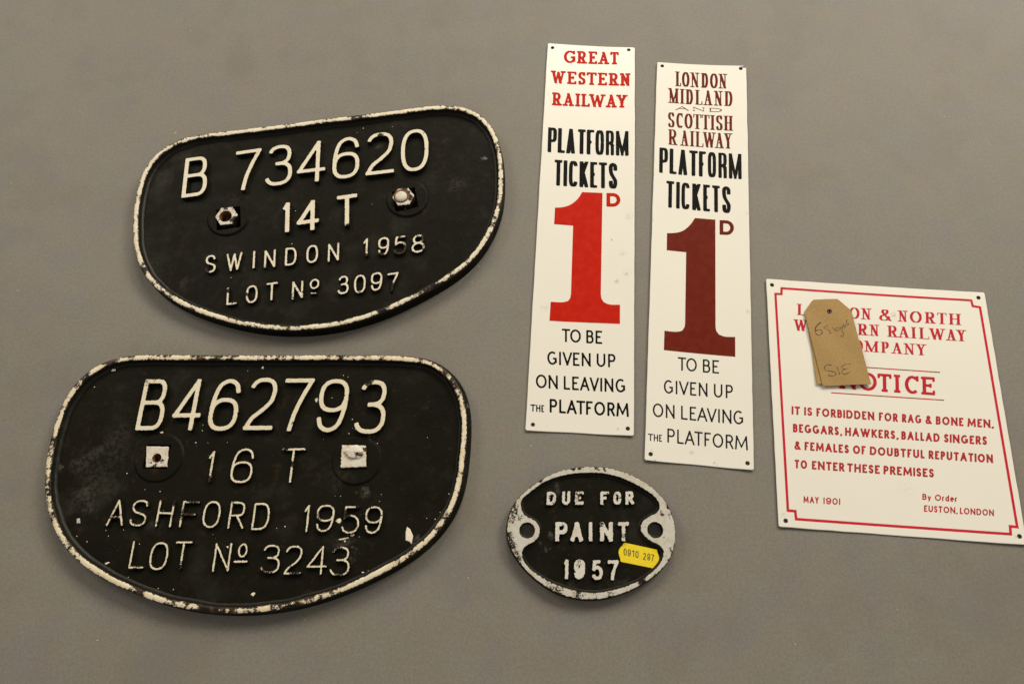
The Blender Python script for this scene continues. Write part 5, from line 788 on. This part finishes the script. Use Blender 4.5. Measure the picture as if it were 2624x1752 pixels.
def enamel_sign(key, label, mat, cup, names, holer, group):
    d = DATA[key]; t = thing('enamel_sign', label, 'sign', d, group=group)
    C = ccw(d['corners']); hwid = abs(C[:, 0]).max()
    bend = lambda x, y: cup*(abs(x)/hwid)**2.0
    L = ccw(edges(rounded(C, 1.6), 8.0)); L = L+(offset(L, 1)-L)*jitter(L, .10, 14, len(key))[:, None]
    H = [ngon(c, holer, 28, 0) for c in d['holes']]
    TH = 0.9
    v, f = fill([offset(L, .45)]+[offset(h_, -.35) for h_ in H], 7.0)
    Z = lambda P, z: np.array([z+bend(x, y) for x, y in P])
    V = [(x, y, TH+bend(x, y)) for x, y in v]; F = list(f); fm = [0]*len(f)
    def addring(R_, m):
        nonlocal V, F, fm
        n0 = len(V); a, b = rings([(q, Z(q, z)) for q, z in R_]); V += a; F += [tuple(i+n0 for i in q) for q in b]; fm += [m]*len(b)
    addring([(offset(L, .45), TH), (offset(L, .12), TH-.12), (L, TH-.4)], 0)
    addring([(L, TH-.4), (L, .05)], 1)
    for h_ in H:
        addring([(offset(h_, -.35), TH), (offset(h_, -.1), TH-.12)], 0); addring([(offset(h_, -.1), TH-.12), (h_, TH-.35), (h_, .05)], 2)
    v2, f2 = fill([L]+H, 12.0); n0 = len(V); V += [(x, y, .05+bend(x, y)) for x, y in v2]; F += [tuple(i+n0 for i in q) for q in f2]; fm += [1]*len(f2)
    part('enamel_panel', V, F, None, t, mats=[mat, M['edge'], M['holewall']], fm=fm, smooth=True)
    flat_rows(d, t, TH+.10, names, bend=bend)
    if 'one' in d:
        v, f = fill([hermite(np.array(d['one']))], 6.0)
        part('printed_numeral', [(x, y, TH+.10+bend(x, y)) for x, y in v], f, M[d['rows'][0]['col']], t)
    return t, d, bend, TH
enamel_sign('signA', 'tall cream enamel platform tickets sign with red lettering and bright red numeral 1', M['enA'], .9, 'printed_line', 1.45, 'tall platform ticket signs')
tB, dB, bB, th = enamel_sign('signB', 'tall cream enamel platform tickets sign with maroon lettering and maroon numeral 1', M['enB'], 1.1, 'printed_line', 1.45, 'tall platform ticket signs')
c = np.array(dB['corners'][1]); L = ccw(np.array([(-.2, -.4), (-1.2, -.2), (-3.4, -1.0), (-5.0, -1.2), (-6.2, -2.0), (-4.2, -2.6), (-2.2, -2.1), (-.6, -2.6)])+c)
v, f = fill([L]); part('corner_chip', [(x, y, th+.07+bB(x, y)) for x, y in v], f, M['edge'], tB)
tN, dN, bN, th = enamel_sign('notice', 'nearly square cream enamel notice with stepped crimson border, partly covered by a brown tag', M['enN'], .9, 'printed_line', 1.45, None)
B = np.array(dN['border']); hw = .86
def mitre(L, d):
    n = len(L); out = []
    for i in range(n):
        a = L[i]-L[i-1]; b = L[(i+1) % n]-L[i]; a /= np.hypot(*a); b /= np.hypot(*b)
        na = np.array([-a[1], a[0]]); nb_ = np.array([-b[1], b[0]]); m = na+nb_; m /= max(np.dot(m, na), .3); out.append(L[i]+m*d)
    return np.array(out)
B = ccw(B); v, f = fill([edges(mitre(B, -hw), 6), edges(mitre(B, hw), 6)], 0)
part('printed_border', [(x, y, th+.10+bN(x, y)) for x, y in v], f, M['brickborder'], tN)
for r_ in dN['rules']:
    a, b = np.array(r_[0]), np.array(r_[1]); t_ = (b-a)/np.hypot(*(b-a)); n_ = np.array([-t_[1], t_[0]])*.36
    v, f = fill([edges(np.array([a-n_, b-n_, b+n_, a+n_]), 6)]); part('printed_rule', [(x, y, th+.10+bN(x, y)) for x, y in v], f, M['brick'], tN)

# ---------------------------------------------------------------- kraft paper tags
d = DATA['tag']
def tag_sheet(name, label, L, hole, z0, rise, curl, thick, hr=1.95):
    t = thing(name, label, 'tag', d)
    O = edges(ccw(L), 2.5); ymax = O[:, 1].max(); ymin = O[:, 1].min(); xm = O[:, 0].min()
    zz = lambda x, y: z0+rise*((ymax-y)/(ymax-ymin))+curl*math.sin((ymax-y)/(ymax-ymin)*3.14)+.25*math.sin(x*.22+y*.13)
    loops = [O]+([ngon(hole, hr, 24, 0)] if hole else [])
    v, f = fill(loops, 2.6); V = [(x, y, zz(x, y)+thick) for x, y in v]; F = list(f)
    n0 = len(V); V += [(x, y, zz(x, y)) for x, y in v]; F += [tuple(i+n0 for i in q[::-1]) for q in f]
    for Lp in loops:
        n0 = len(V); a, b = rings([(Lp, np.array([zz(x, y)+thick for x, y in Lp])), (Lp, np.array([zz(x, y) for x, y in Lp]))]); V += a; F += [tuple(i+n0 for i in q) for q in b]
    part('card', V, F, M['kraft'], t, smooth=True); return t, zz
# lower tag, turned a little so that it peeps out on the left
tag_sheet('kraft_tag', 'brown card tag lying underneath the other tag, showing only along its left edge', np.array(d['under']), (d['hole'][0]-.2, d['hole'][1]-.2), 1.8, .5, .2, .3, 4.3)
tt, zz = tag_sheet('kraft_tag', 'brown card tag on top, handwritten 6 Signs and SIE in pencil, lying on the notice', np.array(d['outline']), d['hole'], 2.25, .6, .3, .35)
for kk, P in enumerate(d['pen']):
    V = []; F = []
    P = np.array(bez([tuple(p) for p in P], 5)); hw0 = (.21, .17)[kk > 7] if kk > 1 else .34
    sg = [(P[i], P[i+1], hw0*(.8+.35*math.sin(i*.7+kk)), 0, 0, True) for i in range(len(P)-1) if np.hypot(*(P[i+1]-P[i])) > 1e-6]
    lo = P.min(0)-1; hi = P.max(0)+1; st = .11; nx = int((hi[0]-lo[0])/st); ny = int((hi[1]-lo[1])/st)
    gx, gy = np.meshgrid(lo[0]+np.arange(nx)*st, lo[1]+np.arange(ny)*st)
    Fd = sdf(sg, np.column_stack([gx.ravel(), gy.ravel()]), 0, 0, False).reshape(ny, nx); Fd[np.abs(Fd) < 1e-7] = 1e-7
    LL = [thin(L, .01) for L in contours(Fd, lo[0], lo[1], st)]
    v, f = fill(LL); n0 = len(V); V += [(x, y, zz(x, y)+.35+.06+.012*kk) for x, y in v]; F += [tuple(i+n0 for i in q) for q in f]
    part('pencil_stroke', V, F, M['pencil'], tt)
